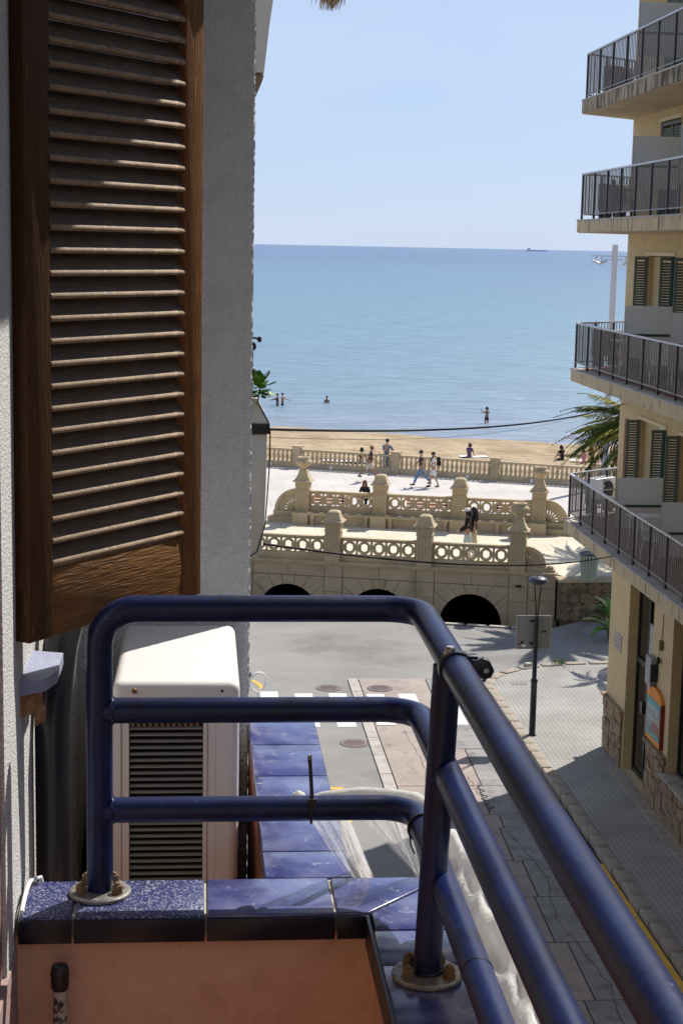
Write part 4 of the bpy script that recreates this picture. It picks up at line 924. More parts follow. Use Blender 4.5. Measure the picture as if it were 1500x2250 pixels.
prof = [(-.0015, .0085), (-.0028, .0045), (-.0012, .0005), (.004, -.002), (.010, -.0005), (.034, .033), (.032, .040), (.024, .041), (.0035, .0155)]
slm = MB().prism(prof, .067, SI, 'x')
so_ = slm.build('slat', M_slat); sd = so_.data; bpy.data.objects.remove(so_)
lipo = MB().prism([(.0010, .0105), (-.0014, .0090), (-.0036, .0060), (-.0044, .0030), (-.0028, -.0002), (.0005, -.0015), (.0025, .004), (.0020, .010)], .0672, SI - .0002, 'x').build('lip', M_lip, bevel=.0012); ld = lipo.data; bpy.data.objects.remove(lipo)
z = .1345; i = 0
while z < SH - .13:
    o = link('slat', sd, sh, (0, .003, z)); link('lip', ld, o, (0, 0, 0)); z += .0405; i += 1
MB().box(.064, .0665, .026, .03, .13, SH - .1).build('rebate', M_black, sh)

# outdoor unit of the air conditioner
ac = thing('air_conditioner', 'white outdoor air conditioning unit with a louvred end behind the blue rail', 'air conditioner', (0, 0, 0))
Z1 = 10.547
MB().box(-.186, .0925, 3.5, 4.06, 10.462, Z1).build('top_panel', M_acw, ac, bevel=.021, seg=5)
MB().box(-.186, -.1505, 3.502, 4.055, 9.6, 10.480).box(.0125, .040, 3.502, 4.055, 9.6, 10.480).box(-.15, .012, 3.53, 4.05, 9.6, 10.461).box(-.15, .012, 3.502, 3.529, 10.456, 10.480).build('side_panel', M_acw, ac)
MB().prism([(.0405, 3.5012), (.070, 3.5012)] + [(.0700 + .0215 * sin(q), 3.5227 - .0215 * cos(q)) for q in lin(.2, pi / 2, 6)] + [(.0915, 4.058), (.0405, 4.058)], 9.6, 10.500).build('front_casing', M_acw, ac)
bp_ = tag(MB().tube([(-.290, 3.22, 9.0), (-.290, 3.22, 10.55), (-.28, 3.30, 10.68), (-.26, 3.4, 10.77)], .036, 18).build('black_downpipe', M_blackp), 'thick black pipe standing against the wall below the shutter', 'pipe')
MB().box(-.1495, .0115, 3.528, 3.5295, 9.62, 10.455).build('dark_interior', M_acg, ac)
lv = MB().prism([(3.5015, 0), (3.508, .0035), (3.508, .0050), (3.5015, .0020)], -.1492, .0112, 'x').build('louvre', mat('louvre_plastic', (.30, .29, .26), .5, .05)); lvd = lv.data; bpy.data.objects.remove(lv)
z = 10.440
while z > 9.66:
    link('louvre', lvd, ac, (0, 0, z)); z -= .0146
b = MB()
for i in range(12): b.lathe([(.0045, 0), (.0045, .004)], n=10, M=Matrix.Translation((-.142 + i * .0128, 3.505, 10.451)) @ Matrix.Rotation(pi / 2, 4, 'X'))
tag(b.build('tube_ends', M_rusty, ac), kind='stuff')
MB().box(-.1505, -.1495, 3.4995, 3.502, 9.6, 10.46).box(-.168, -.1665, 3.5, 3.5025, 9.6, 10.461).box(.021, .0222, 3.4998, 3.5025, 9.6, 10.461).build('seam', M_mortar, ac)
for x, m in ((-.138, M_rusty), (.053, M_black)):
    MB().lathe([(.0065 if m is M_rusty else .003, 0), (.005 if m is M_rusty else .003, .003)], n=12, M=Matrix.Translation((x, 3.4995, 10.528)) @ Matrix.Rotation(pi / 2, 4, 'X')).build('screw', m, ac)
# hoses and pipes beside it
tag(MB().tube([(-.262, 4.0, 9.4), (-.266, 4.0, 9.95), (-.235, 4.0, 10.25), (-.205, 3.98, 10.36), (-.19, 3.97, 10.38)], .026, 12).build('insulated_hose', M_blackp), 'thick black insulated hose curving up the wall to the outdoor unit', 'hose')
tag(MB().tube([(-.318, 4.06, 9.0), (-.318, 4.06, 13.9)], .016, 12).build('downpipe', M_white), 'thin white-painted pipe in the corner of the wall beyond the shutter', 'pipe')
tag(MB().tube([(-.225, 3.9, 9.45), (-.2, 3.85, 9.9), (-.24, 3.8, 10.0), (-.26, 3.75, 9.5)], .011, 8).build('drain_hose', mat('grey_hose', (.22, .2, .16), .7)), 'pale grey drain hose looping below the outdoor unit', 'hose')
# broken sill end under the shutter
sb = thing('window_sill', 'broken end of a blue-grey painted window sill under the shutter', 'sill', (-.33, 3.02, 10.6))
MB().prism([(0, -.04), (.045, .0), (.062, .06), (.062, .20), (0, .22)], .062, .085).build('slab', mat('sill_paint', (.30, .32, .44), .7, .15, 12, bump=.4, bs=60), sb)
MB().prism([(0, -.0205), (.030, .022), (.036, .035), (.0, .03)], .015, .0615).prism([(.022, .015), (.040, .05), (.034, .07), (.02, .05)], -.012, .020).build('broken_clay', mat('broken_clay', (.40, .19, .08), .9, .3, 30, bump=.8, bs=80, dirt=(.5, .43, .32), ds=30), sb)
# white cord at the end of the tiles, drain pipe in front of the parapet
tag(MB().tube(catenary((-.318, 2.875, LZ + .006), (-.312, 3.03, LZ + .006), -.016, 14) + [Vector((-.300, 3.045, LZ + .004)), Vector((-.296, 3.05, LZ - .02))], .0042, 8).build('white_cord', M_plain), 'short white cord lying over the left end of the blue tiles', 'cord')
dp = thing('drain_pipe', 'short flaking drain pipe, black on top and white below, against the terracotta parapet', 'pipe', (-.247, 2.84, 0))
MB().tube([(0, 0, 10.155), (0, 0, 10.085)], .0125, 14).build('pipe', mat('flaking_white', (.5, .47, .43), .8, .15, 30, dirt=(.06, .05, .045), ds=60, dpos=(.5, .6)), dp)
MB().tube([(0, 0, 10.085), (.001, 0, 9.6)], .012, 14).build('pipe', mat('flaking_grey', (.22, .17, .14), .8, .2, 30, dirt=(.04, .035, .03), ds=40, dpos=(.45, .6)), dp)
MB().lathe([(.013, 10.15), (.0165, 10.155), (.0175, 10.185), (.014, 10.197), (.004, 10.2)], n=14).build('stopper', M_blackp, dp)
# the rest of the street, behind and beside the viewer
M_row = mat('row_facade', (.42, .37, .29), .9, .1, .5)
def house(name, label, x0, x1, y0, y1, h, face):
    t = thing(name, label, 'building', ((x0 + x1) / 2, (y0 + y1) / 2, 0)); cx, cy = (x0 + x1) / 2, (y0 + y1) / 2
    MB().box(x0 - cx, x1 - cx, y0 - cy, y1 - cy, 0, h).build('wall', M_row, t); MB().box(x0 - cx - .2, x1 - cx + .2, y0 - cy - .2, y1 - cy + .2, h, h + .3).build('roof', M_slabc, t)
    fx = (x1 if face > 0 else x0) - cx; z = 1.2
    while z < h - 2.5:
        y = y0 - cy + 1.4
        while y < y1 - cy - 2:
            a, b_ = sorted((fx, fx + face * .02)); w_ = MB().box(a, b_, y, y + 1.2, z, z + 1.6).build('window', M_glass, t); y += 3.1
        z += 3.1
house('row_house', 'our own apartment block beside and behind the balcony, outside the picture', -14, -.76, -38, 4.05, 17, 1)
house('row_house', 'house next to ours hidden behind the cross wall', -14, -.95, 4.4, 27, 16, 1)
house('row_house', 'house row opposite our block nearer than the corner building, outside the picture', 9.6, 17, -38, 19.7, 17, -1)
house('row_house', 'house closing the street far behind the viewer', -14, 22, -62, -48, 17, 1)
tag(MB().box(-.33, .335, -1.6, -1.48, 9.62, 12.74).build('balcony_partition', M_white), 'white partition wall at the back end of our balcony, outside the picture', 'wall')
print('balcony done')

# ------------------------------------------------------------------ next balcony along our own facade
nbk = thing('neighbour_balcony', 'pale rendered parapet corner of the next balcony with a black cap', 'balcony', (0, 14, 0))
M_nb = mat('neighbour_render', (.78, .77, .73), .9, .1, 3, bump=.3, bs=40, dirt=(.62, .60, .53), ds=2)
MB().prism([(-.9, 9.02), (.50, 8.80), (.535, 8.83), (.565, 9.1), (.575, 9.5), (.578, 9.885), (-.9, 9.885)], 0, .5, 'y').build('parapet', M_nb, nbk, bevel=.01)
MB().box(-.9, .60, -.02, .52, 9.887, 9.975).build('cap', M_black, nbk)
MB().square_lathe([(.15, 0), (.12, .08), (.07, .17), (.06, .2)], (.44, .2, 9.976)).build('finial_base', M_nb, nbk)
MB().lathe([(.02, 10.16), (.07, 10.18), (.075, 10.24), (.05, 10.29), (.02, 10.29)], (.38, .2, 0), 14).build('black_pot', M_blackp, nbk)
lb_ = thing('balcony_lamp', 'black post with round knobs and a small arm on the next balcony', 'lamp', (.445, 14.2, -.075))
MB().tube([(0, 0, 10.28), (0, 0, 10.70)], .014, 10).build('stem', M_black, lb_)
MB().lathe([(.01, 10.66), (.032, 10.67), (.042, 10.695), (.03, 10.73), (.008, 10.74)], n=14).lathe([(.01, 10.44), (.032, 10.45), (.042, 10.475), (.03, 10.51), (.008, 10.52)], n=14).build('knob', mat('dark_knob', (.05, .05, .08), .5), lb_)
MB().tube([(-.06, 0, 10.775), (.03, 0, 10.77), (.06, 0, 10.76)], .009, 8).lathe([(.012, -.02), (.020, -.005), (.018, .02), (.006, .03)], (.065, 0, 10.755), 12).build('arm', M_black, lb_)
pl = thing('balcony_plant', 'bright green rosette of rounded leaves on the next balcony beside the black post', 'plant', (.505, 14.10, 10.265))
lm = MB(); n = 6
vs = []
for i in range(n + 1):
    t = i / n; wv = .028 * math.sin(min(1, t * 1.05) ** 1.5 * pi * .86) + .004; vs += [(-wv, t * .085, .02 * t * t + .006), (0, t * .085, .02 * t * t), (wv, t * .085, .02 * t * t + .006)]
lm.add(vs, [(i * 3 + k, i * 3 + k + 1, i * 3 + k + 4, i * 3 + k + 3) for i in range(n) for k in range(2)], True); o = lm.build('leaf', M_leafg); LEAF = o.data; bpy.data.objects.remove(o); LEAF2 = LEAF.copy(); LEAF2.materials[0] = M_leafp
for i in range(78):
    th = random.uniform(0, 2 * pi); ph = random.uniform(-.9, 1.4); r = random.uniform(.01, .095)
    o = link('leaf', LEAF2 if i % 9 == 0 else LEAF, pl, (r * cos(th) * cos(ph), r * sin(th) * cos(ph), r * sin(ph) * .9))
    o.rotation_euler = (ph * .8 + random.uniform(-.3, .3), random.uniform(-.4, .4), th - pi / 2); o.scale = (random.uniform(.7, 1.1),) * 3
MB().tube([(-.02, .05, -.2), (0, 0, -.06), (.02, 0, .02)], .008, 6).build('stem', mat('plant_stem', (.3, .24, .12), .8), pl)
ub = thing('upper_neighbour_balcony', 'white corbelled corner of a balcony high up beyond the cross wall', 'balcony', (0, 14, 0))
MB().prism([(-.9, 12.9), (.515, 12.9), (.555, 13.28), (.60, 13.6), (.60, 14.6), (-.9, 14.6)], 0, .5, 'y').build('parapet', M_nb, ub)
MB().prism([(-.9, 12.5), (.42, 12.64), (.505, 12.84), (.515, 12.88), (-.9, 12.88)], .02, .5, 'y').build('corbel', mat('corbel_stain', (.30, .24, .15), .9, .15, 3), ub)
tag(MB().tube(catenary((.36, 13.9, 13.40), (3.0, 26, 18.6), .05, 16), .008, 6).build('cable', M_plain), 'thin white cable at the top left leading off from the upper balcony', 'cable')
for nm, p0, p1, sg, r, lb in (('cable', (.585, 13.98, 9.93), (9.38, 35.6, 8.15), .20, .0125, 'thick black cable sagging across the street in front of the sea'),
                              ('cable', (.565, 13.98, 8.93), (9.38, 34.0, 5.15), .26, .011, 'black cable sagging across the street in front of the arched wall'),
                              ('cable', (.59, 13.98, 9.86), (9.38, 35.8, 8.25), .30, .0022, 'very thin wire hanging just below the thick black cable')):
    tag(MB().tube(catenary(p0, p1, sg, 40), r, 8).build(nm, M_cable), lb, 'cable')
tag(MB().tube([(.50, 13.97, 10.15), (.585, 13.95, 9.99), (.603, 13.97, 9.9), (.60, 13.98, 9.6), (.57, 13.98, 9.1), (.50, 13.97, 8.86), (.44, 13.97, 8.82)], .006, 6).build('wire', M_cable), 'black wire running down the corner of the next balcony parapet', 'wire')
# dried fringe at the top edge of the picture
df = thing('dry_fringe', 'frayed dry straw fringe hanging in at the top edge of the picture', 'fringe', (.385, 5.0, 12.235))
b = MB()
for i in range(150):
    x = random.gauss(0, .018); y = random.uniform(-.02, .02); l_ = random.uniform(.02, .055); q = random.uniform(-.3, .3)
    b.tube([(x * .8, y, .03), (x, y, 0), (x + q * .02 - .006, y, -l_)], [.0016, .0014, .0005], 4, cap=False)
tag(b.build('straws', mat('dry_straw', (.42, .33, .24), .9, .25, 60), df), kind='stuff')
MB().box(-.04, .04, -.02, .02, .028, .06).build('binding', mat('dry_straw', (.42, .33, .24)), df)
tag(MB().box(-.33, .5, 4.97, 5.03, 12.29, 12.33).build('awning_pole', M_white), 'pole above the picture that carries the straw fringe', 'pole')

# ------------------------------------------------------------------ street lamps and the sign
def street_lamp(x, y, label):
    t = thing('street_lamp', label, 'street lamp', (x, y, .115), 0, 'disc-headed street lamps')
    MB().lathe([(.10, 0), (.10, .02), (.075, .03), (.075, 1.30), (.085, 1.31), (.085, 1.36), (.055, 1.38), (.052, 2.86), (.04, 2.9)], n=16).build('pole', M_black, t)
    MB().tube([(-.02, 0, 2.8), (-.03, 0, 3.1), (-.085, 0, 3.70)], .017, 8).tube([(.02, 0, 2.8), (.03, 0, 3.1), (.085, 0, 3.70)], .017, 8).build('arm', M_black, t)
    MB().lathe([(.19, 3.665), (.205, 3.68), (.235, 3.735), (.238, 3.75), (.20, 3.80), (.13, 3.835), (.05, 3.85), (.025, 3.852), (.022, 3.89), (.008, 3.90)], n=28).build('lamp_head', mat('lamp_grey', (.055, .062, .075), .4, .1, 4, metal=.3), t)
    MB().lathe([(.17, 3.655), (.185, 3.664)], n=24).build('diffuser', mat('lamp_glass', (.25, .25, .24), .3, .05), t)
    return t
street_lamp(7.89, 36.98, 'black street lamp with a disc head on the right pavement in front of the sign')
street_lamp(.72, 28.6, 'black street lamp mostly hidden behind the corner of the white wall')
rs = thing('road_sign', 'back of a large grey rectangular metal sign fixed behind the lamp post', 'sign', (7.86, 37.09, 2.19))
MB().box(-.42, .41, 0, .025, 0, .81).build('plate', M_signback, rs, bevel=.006)
MB().box(-.42, .41, -.012, -.001, .795, .812).box(-.42, .41, -.012, -.001, -.002, .014).box(-.422, -.408, -.012, -.001, .015, .794).box(.398, .412, -.012, -.001, .015, .794).build('rim', M_grey, rs)
for z in (.12, .66): MB().box(-.10, .11, -.04, -.0015, z, z + .04).build('bracket', M_black, rs)
MB().box(.19, .31, -.004, -.0008, .40, .435).build('sticker', M_black, rs)
b = MB(); b.prism([(-.27 + .04 * cos(a), .16 + .03 * sin(a)) for a in lin(0, 2 * pi, 9)[:-1]], -.004, -.0008, 'y'); b.prism([(-.37, .09), (-.29, .13), (-.29, .15), (-.37, .12)], -.0045, -.0009, 'y'); b.build('sticker', M_black, rs)
MB().prism([(-.28, .05), (-.18, .05), (-.17, .1), (-.27, .12)], -.003, -.0007, 'y').build('sticker', M_plain, rs)
# tall floodlight mast on the promenade
fm = thing('floodlight_mast', 'tall grey floodlight mast on the promenade, half hidden by the building', 'mast', (19.77, 78.15, 0))
MB().lathe([(.32, 0), (.32, .05), (.17, .1), (.155, 6), (.14, 11.75), (.14, 11.78)], n=14).build('pole', M_grey, fm)
MB().box(-1.15, 1.15, -.05, .05, 11.2, 11.26).box(-.4, .4, -.03, .03, 11.05, 11.10).build('crossarm', M_grey, fm)
for sx in (-.9, -.6, .55, .85):
    f = MB().box(-.2, .2, -.13, .13, -.035, .035, Matrix.Translation((sx, -.1, 10.93)) @ Matrix.Rotation(.35 if sx < -.7 or sx > .7 else -.5, 4, 'Y') @ Matrix.Rotation(.3, 4, 'X')).build('floodlight', M_grey, fm)
    MB().tube([(sx, 0, 11.2), (sx - .05, -.05, 10.95)], .02, 6).build('bracket', M_steel, f)
# litter bin
bn = thing('litter_bin', 'pale green slatted litter bin with a black rim on the terrace', 'litter bin', (12.1, 48.95 + .35, DZ))
for i in range(18):
    a = 2 * pi * i / 18; M = Matrix.Rotation(a, 4, 'Z'); MB().prism([(.205, .03), (.29, .86), (.305, .86), (.22, .03)], -.036, .036, 'y', M).build('slat', M_bin, bn)
MB().lathe([(.20, .05), (.275, .84)], n=18).build('liner', M_black, bn); MB().lathe([(.285, .86), (.31, .865), (.31, .89), (.27, .90), (.25, .88)], n=24).build('rim', M_black, bn); MB().lathe([(.19, 0), (.19, .05)], n=16).build('foot', M_strip, bn)
# white loop of a bicycle rack, left
tag(MB().tube([(.24 * cos(a), 0, .5 + .24 * sin(a)) for a in lin(-1.2, 4.34, 24)], .03, 8).tube([(.0, 0, 0), (0, 0, .26)], .03, 8).build('cycle_rack', M_plain, None, loc=(1.52, 40.4, .006), rz=.5), 'white metal loop beside the crossing at the edge of the white wall', 'cycle rack')

# ------------------------------------------------------------------ palms and shrubs
def frond_mesh(Ln, droop, seed, m, lf=.52, npair=46, wid=.024):
    R = random.Random(seed); b = MB(); P = []
    for i in range(npair + 1):
        t = i / npair; P.append(Vector((0, Ln * (t - .12 * t * t), Ln * (.42 * t - droop * t * t))))
    b.tube(P[::4] + [P[-1]], [.022 * (1 - .8 * k / (len(P[::4]))) for k in range(len(P[::4]) + 1)], 5, cap=False)
    for i in range(4, npair + 1):
        t = i / npair; p = P[i]; d = (P[min(i + 1, npair)] - P[i - 1]).normalized(); L_ = lf * (math.sin(min(1, t * 1.08 + .08) * pi) ** .55 + .12) * R.uniform(.85, 1.1)
        for sd in (-1, 1):
            side = Vector((sd, 0, 0)); out_ = (side * .62 + d * .9 + Vector((0, 0, -.42 + R.uniform(-.2, .25)))).normalized()
            tip = p + out_ * L_ + Vector((0, 0, -.16 * L_)); mid_ = p + out_ * L_ * .5 + Vector((0, 0, .02)); wv = Vector((0, 0, 1)).cross(out_).normalized() * wid * R.uniform(.8, 1.2)
            b.add([p - wv * .5, p + wv * .5, mid_ + wv, mid_ - wv, tip], [(0, 1, 2, 3), (3, 2, 4)])
    o = b.build('frond', m); me = o.data; bpy.data.objects.remove(o); return me
FR = [frond_mesh(3.3, .62, 1, M_leafw), frond_mesh(3.1, .95, 2, M_leafw), frond_mesh(3.2, .45, 3, M_leafy), frond_mesh(2.7, 1.15, 4, M_leafy), frond_mesh(3.4, .75, 5, M_leafw)]
def palm(x, y, z0, h, label, n=52, sc=1.0, seed=3, az=None):
    R = random.Random(seed); t = thing('palm_tree', label, 'palm tree', (x, y, z0))
    pr = []
    for i in range(22): zz = h * i / 21; pr += [(.19 * sc * (1.15 - .3 * i / 21) + (.02 if i % 2 else 0), zz)]
    pr += [(.26 * sc, h + .12), (.16 * sc, h + .35)]
    MB().lathe(pr, n=12).build('trunk', M_trunk, t)
    for i in range(n):
        me = FR[R.randrange(5)]; o = link('frond', me, t, (0, 0, h + .2 * sc))
        el = R.uniform(-1.1, .8) ; o.rotation_euler = (el, R.uniform(-.3, .3), i * 2.39996 + R.uniform(-.2, .2)); k = sc * R.uniform(.85, 1.05); o.scale = (k, k, k)
    return t
palm(14.25, 50.7, .0, 5.45, 'palm tree with arching green and yellowish fronds beside the building corner', 140, 1.0, seed=3)
palm(16.4, 56.5, 0, 6.3, 'palm tree further back, hidden behind the building but shading the terrace', 40, seed=8)
palm(12.45, 43.75, .115, 2.7, 'young palm hidden behind the building corner that shades the pavement', 20, .48, seed=5)
sb2 = thing('leafy_shrub', 'broad-leaved green shrub peeping out low beside the building corner', 'shrub', (12.2, 46.9, 0))
bl = MB(); vs = []
for i in range(8):
    t = i / 7; wv = .07 * math.sin(t * pi * .93 + .1) + .004; zz = .5 * t - .55 * t * t
    vs += [(-wv, t * .75, zz + .02), (0, t * .75, zz), (wv, t * .75, zz + .02)]
bl.add(vs, [(i * 3 + k, i * 3 + k + 1, i * 3 + k + 4, i * 3 + k + 3) for i in range(7) for k in range(2)], True); o = bl.build('leaf', M_leafg); BLF = o.data; bpy.data.objects.remove(o); BLF2 = BLF.copy(); BLF2.materials[0] = M_leafp
for i in range(34):
    zz = random.uniform(.1, .85); o = link('leaf', BLF2 if i % 3 == 0 else BLF, sb2, (random.uniform(-.12, .12), random.uniform(-.12, .12), zz)); o.rotation_euler = (random.uniform(-.3, .7), random.uniform(-.4, .4), random.uniform(0, 6.28)); k = random.uniform(.7, 1.15); o.scale = (k, k, k)
MB().tube([(0, 0, 0), (.03, .02, .5), (0, 0, .9)], .035, 6).build('stem', M_trunk, sb2)

# ------------------------------------------------------------------ benches on the promenade
def bench(x, y, label, back=True):
    t = thing('promenade_bench', label, 'bench', (x, y, 0), F_ANG * .6, 'slatted benches on the promenade')
    for i in range(4): MB().box(-.95, .95, -.24 + i * .125, -.14 + i * .125, .43, .46).build('slat', M_wood2, t)
    for i in range(3 if back else 0): MB().box(-.95, .95, .27 + i * .02, .30 + i * .02, .56 + i * .13, .66 + i * .13).build('slat', M_wood2, t)
    for sx in (-.75, .75): MB().box(sx - .03, sx + .03, -.22, .26, 0, .43).box(sx - .03, sx + .03, .22, .27, .42, .9 if back else .45).build('leg', M_black, t)
bench(5.3, 68.6, 'slatted wooden bench seen through the left bay of the carved balustrade'); bench(7.5, 71.95, 'backless slatted wooden bench with the seated person on it', False); bench(9.6, 67.6, 'slatted wooden bench seen through the middle bay of the balustrade'); bench(13.1, 66.6, 'slatted wooden bench seen through the right bay of the balustrade')

# ------------------------------------------------------------------ people
M_skin = mat('skin', (.42, .24, .16), .6, .06, 8); M_skin2 = mat('tanned_skin', (.30, .155, .095), .6, .06, 8)
def cloth(n, c): return mat(n, c, .85, .15, 12, bump=.3, bs=30)
M_hairb = mat('dark_hair', (.015, .011, .009), .6, .3, 30); M_hairr = mat('red_brown_hair', (.12, .04, .02), .6, .3, 30)
def skin(verts, edges, rad, root, m, name, parent, sub=1):
    me = bpy.data.meshes.new(name); me.from_pydata([tuple(v) for v in verts], edges, []); o = bpy.data.objects.new(name, me); COL.objects.link(o)
    md = o.modifiers.new('skin', 'SKIN'); md.use_smooth_shade = True
    for i, r in enumerate(rad):
        sv = me.skin_vertices[0].data[i]; sv.radius = (r, r) if not isinstance(r, tuple) else r; sv.use_root = (i == root)
    sb = o.modifiers.new('sub', 'SUBSURF'); sb.levels = sub; sb.render_levels = sub
    dg = bpy.context.evaluated_depsgraph_get(); dg.update(); m2 = bpy.data.meshes.new_from_object(o.evaluated_get(dg)); bpy.data.objects.remove(o)
    m2.materials.clear(); m2.materials.append(m); m2.name = name
    return link(name, m2, parent)
def person(loc, rz, label, H=1.72, female=False, lean=0.0, thigh=(0, 0), shin=(0, 0), uarm=(0, 0), farm=(0, 0), spread=(.12, .12), sk=None, top=None, sleeve=1.0, bottom=None, blen=1.0, shoe=None,
           hair=M_hairb, hlen=.0, hat=None, headturn=0, skirt=False, group=None):
    """angles in radians, positive = forward (+Y); index 0 = left (-X) 1 = right (+X)"""
    sk = sk or M_skin; k = H / 1.72
    t = thing('person', label, 'person', loc, rz, group)
    def V(x, y, z): return Vector((x, y, z)) * k
    pel = V(0, 0, .93); up = Vector((0, sin(lean), cos(lean)))
    J = {'pel': pel, 'waist': pel + up * .16 * k, 'chest': pel + up * .34 * k, 'neck': pel + up * .52 * k, 'nk2': pel + up * .58 * k, 'head': pel + up * .68 * k + V(0, .01, 0)}
    sw = (.165 if female else .19) * k; hw = (.10 if female else .095) * k
    verts = []; edges = []; rad = []; idx = {}
    def add(nm, p, r, par=None):
        idx[nm] = len(verts); verts.append(p); rad.append(r * k); J[nm] = p
        if par is not None: edges.append((idx[par], idx[nm]))
    add('pel', J['pel'], .115); add('waist', J['waist'], .10 if female else .115, 'pel'); add('chest', J['chest'], .115 if female else .135, 'waist'); add('neck', J['neck'], .062, 'chest')
    add('nk2', J['nk2'], .052, 'neck'); add('hd0', J['nk2'] + up * .05 * k, .065, 'nk2'); add('hd1', J['nk2'] + up * .13 * k + V(0, .012, 0), .088, 'hd0'); add('hd2', J['nk2'] + up * .22 * k, .062, 'hd1')
    for i, sd in ((0, -1), (1, 1)):
        S = J['chest'] + up * .12 * k + Vector((sd * sw, 0, 0))
        add('sh%d' % i, S, .058, 'chest'); a = uarm[i]; e = S + Vector((sd * sin(spread[i]), sin(a) * cos(spread[i]), -cos(a) * cos(spread[i]))) * .29 * k
        add('el%d' % i, e, .042, 'sh%d' % i); a = farm[i]; w_ = e + Vector((sd * sin(spread[i] * .2), sin(a), -cos(a))) * .25 * k
        add('wr%d' % i, w_, .028, 'el%d' % i)
        Hh = pel + Vector((sd * hw, 0, -.05 * k)); add('hp%d' % i, Hh, .092, 'pel'); a = thigh[i]; kn = Hh + Vector((0, sin(a), -cos(a))) * .42 * k
        add('kn%d' % i, kn, .060, 'hp%d' % i); a = shin[i]; an = kn + Vector((0, sin(a), -cos(a))) * .40 * k
        add('cf%d' % i, kn.lerp(an, .35), .055, 'kn%d' % i); add('an%d' % i, an, .036, 'cf%d' % i)
        f = an + Vector((0, .14, -.035)) * k; add('ft%d' % i, f, .034, 'an%d' % i)
        d = (w_ - e).normalized(); h = MB(); sdv = Vector((0, 1, 0)) if abs(d.y) < .8 else Vector((0, 0, 1)); sdv = (sdv - d * sdv.dot(d)).normalized()
        h.tube([w_ - d * .01 * k, w_ + d * .05 * k, w_ + d * .09 * k], [.024 * k, .034 * k, .03 * k], 8, sq=.55)
        for q in range(4):
            o0 = sdv * (-.026 + .0175 * q) * k; L_ = (.062, .072, .066, .052)[q] * k; h.tube([w_ + d * .08 * k + o0, w_ + d * (.08 * k + L_ * .55) + o0, w_ + d * (.08 * k + L_) + o0 - Vector((sd * .012, 0, 0)) * k], [.0085 * k, .008 * k, .006 * k], 5)
        h.tube([w_ + d * .03 * k + sdv * .028 * k, w_ + d * .065 * k + sdv * .052 * k, w_ + d * .09 * k + sdv * .055 * k], [.010 * k, .009 * k, .007 * k], 5)
        h.build('hand', sk, t)
    skin(verts, edges, rad, 0, sk, 'body', t)
    hc = J['hd1']
    MB().tube([hc + V(0, .082, .005), hc + V(0, .108, -.015), hc + V(0, .09, -.028)], [.008 * k, .013 * k, .010 * k], 6).build('nose', sk, t)
    for sd in (-1, 1): MB().lathe([(.004 * k, -.02 * k), (.014 * k, -.01 * k), (.012 * k, .018 * k), (.003 * k, .024 * k)], hc + V(sd * .086, 0, 0), 8).build('ear', sk, t)
    b = MB()
    for sd in (-1, 1): b.lathe([(.003 * k, -.006 * k), (.010 * k, 0), (.003 * k, .006 * k)], hc + V(sd * .032, .083, .018), 6)
    b.build('eyes', M_hairb, t)
    def garment(nm, parts, m, grow):
        vv = []; ee = []; rr = []; ix = {}
        for nme, par, tt, r in parts:
            p = J[nme] if par is None or tt >= 1 else J[par].lerp(J[nme], tt)
            ix[nme] = len(vv); vv.append(p); rr.append(r * k + grow)
            if par: ee.append((ix[par], ix[nme]))
        return skin(vv, ee, rr, 0, m, nm, t)
    if top:
        P = [('waist', None, 1, .112 if female else .125), ('chest', 'waist', 1, .118 if female else .138), ('neck', 'chest', 1.0, .066)]
        for i in (0, 1):
            P += [('sh%d' % i, 'chest', 1, .062)]
            if sleeve > 0: P += [('el%d' % i, 'sh%d' % i, min(1, sleeve * 2), .050)]
            if sleeve > .5: P += [('wr%d' % i, 'el%d' % i, (sleeve - .5) * 1.9, .040)]
        P += [('pel', 'waist', .9, .128)]
        garment('shirt' if sleeve < .9 else 'jacket', P, top, .012)
    if bottom:
        P = [('pel', None, 1, .118)]
        for i in (0, 1):
            P += [('hp%d' % i, 'pel', 1, .098), ('kn%d' % i, 'hp%d' % i, 1 if blen > .5 else max(.6, blen * 2), .068 if blen > .5 else .085)]
            if blen > .5: P += [('an%d' % i, 'kn%d' % i, .93, .055)]
        P += [('waist', 'pel', .5, .118)]
        garment('trousers' if blen > .5 else 'shorts', P, bottom, .010)
    if shoe:
        for i in (0, 1):
            a = J['an%d' % i]; MB().tube([a + V(0, -.05, -.03), a + V(0, .02, -.035), a + V(0, .11, -.045), a + V(0, .19, -.05)], [.035 * k, .046 * k, .042 * k, .02 * k], 8, sq=.9).build('shoe', shoe, t)
    if hair:
        hb_ = MB(); hb_.lathe([(.01 * k, .118 * k), (.06 * k, .105 * k), (.093 * k, .06 * k), (.101 * k, .01 * k), (.098 * k, -.03 * k), (.06 * k, -.055 * k)], hc + V(0, -.018, .01), 12)
        if hlen: hb_.tube([hc + V(0, -.05, .06), hc + V(0, -.09, -.06), hc + V(0, -.10, -hlen * .7), hc + V(0, -.08, -hlen)], [.05 * k, .095 * k, .10 * k, .03 * k], 8); hb_.tube([hc + V(.07, .02, .02), hc + V(.09, .0, -hlen * .5), hc + V(.08, .02, -hlen * .9)], [.03 * k, .045 * k, .015 * k], 6); hb_.tube([hc + V(-.07, .02, .02), hc + V(-.09, .0, -hlen * .5), hc + V(-.08, .02, -hlen * .9)], [.03 * k, .045 * k, .015 * k], 6)
        hb_.build('hair', hair, t)
    if hat == 'straw': MB().lathe([(.165 * k, .045 * k), (.17 * k, .05 * k), (.105 * k, .065 * k), (.10 * k, .13 * k), (.075 * k, .155 * k), (.02 * k, .155 * k)], hc + V(0, 0, .0), 16).build('hat', mat('straw_hat', (.62, .40, .16), .8, .1, 20), t)
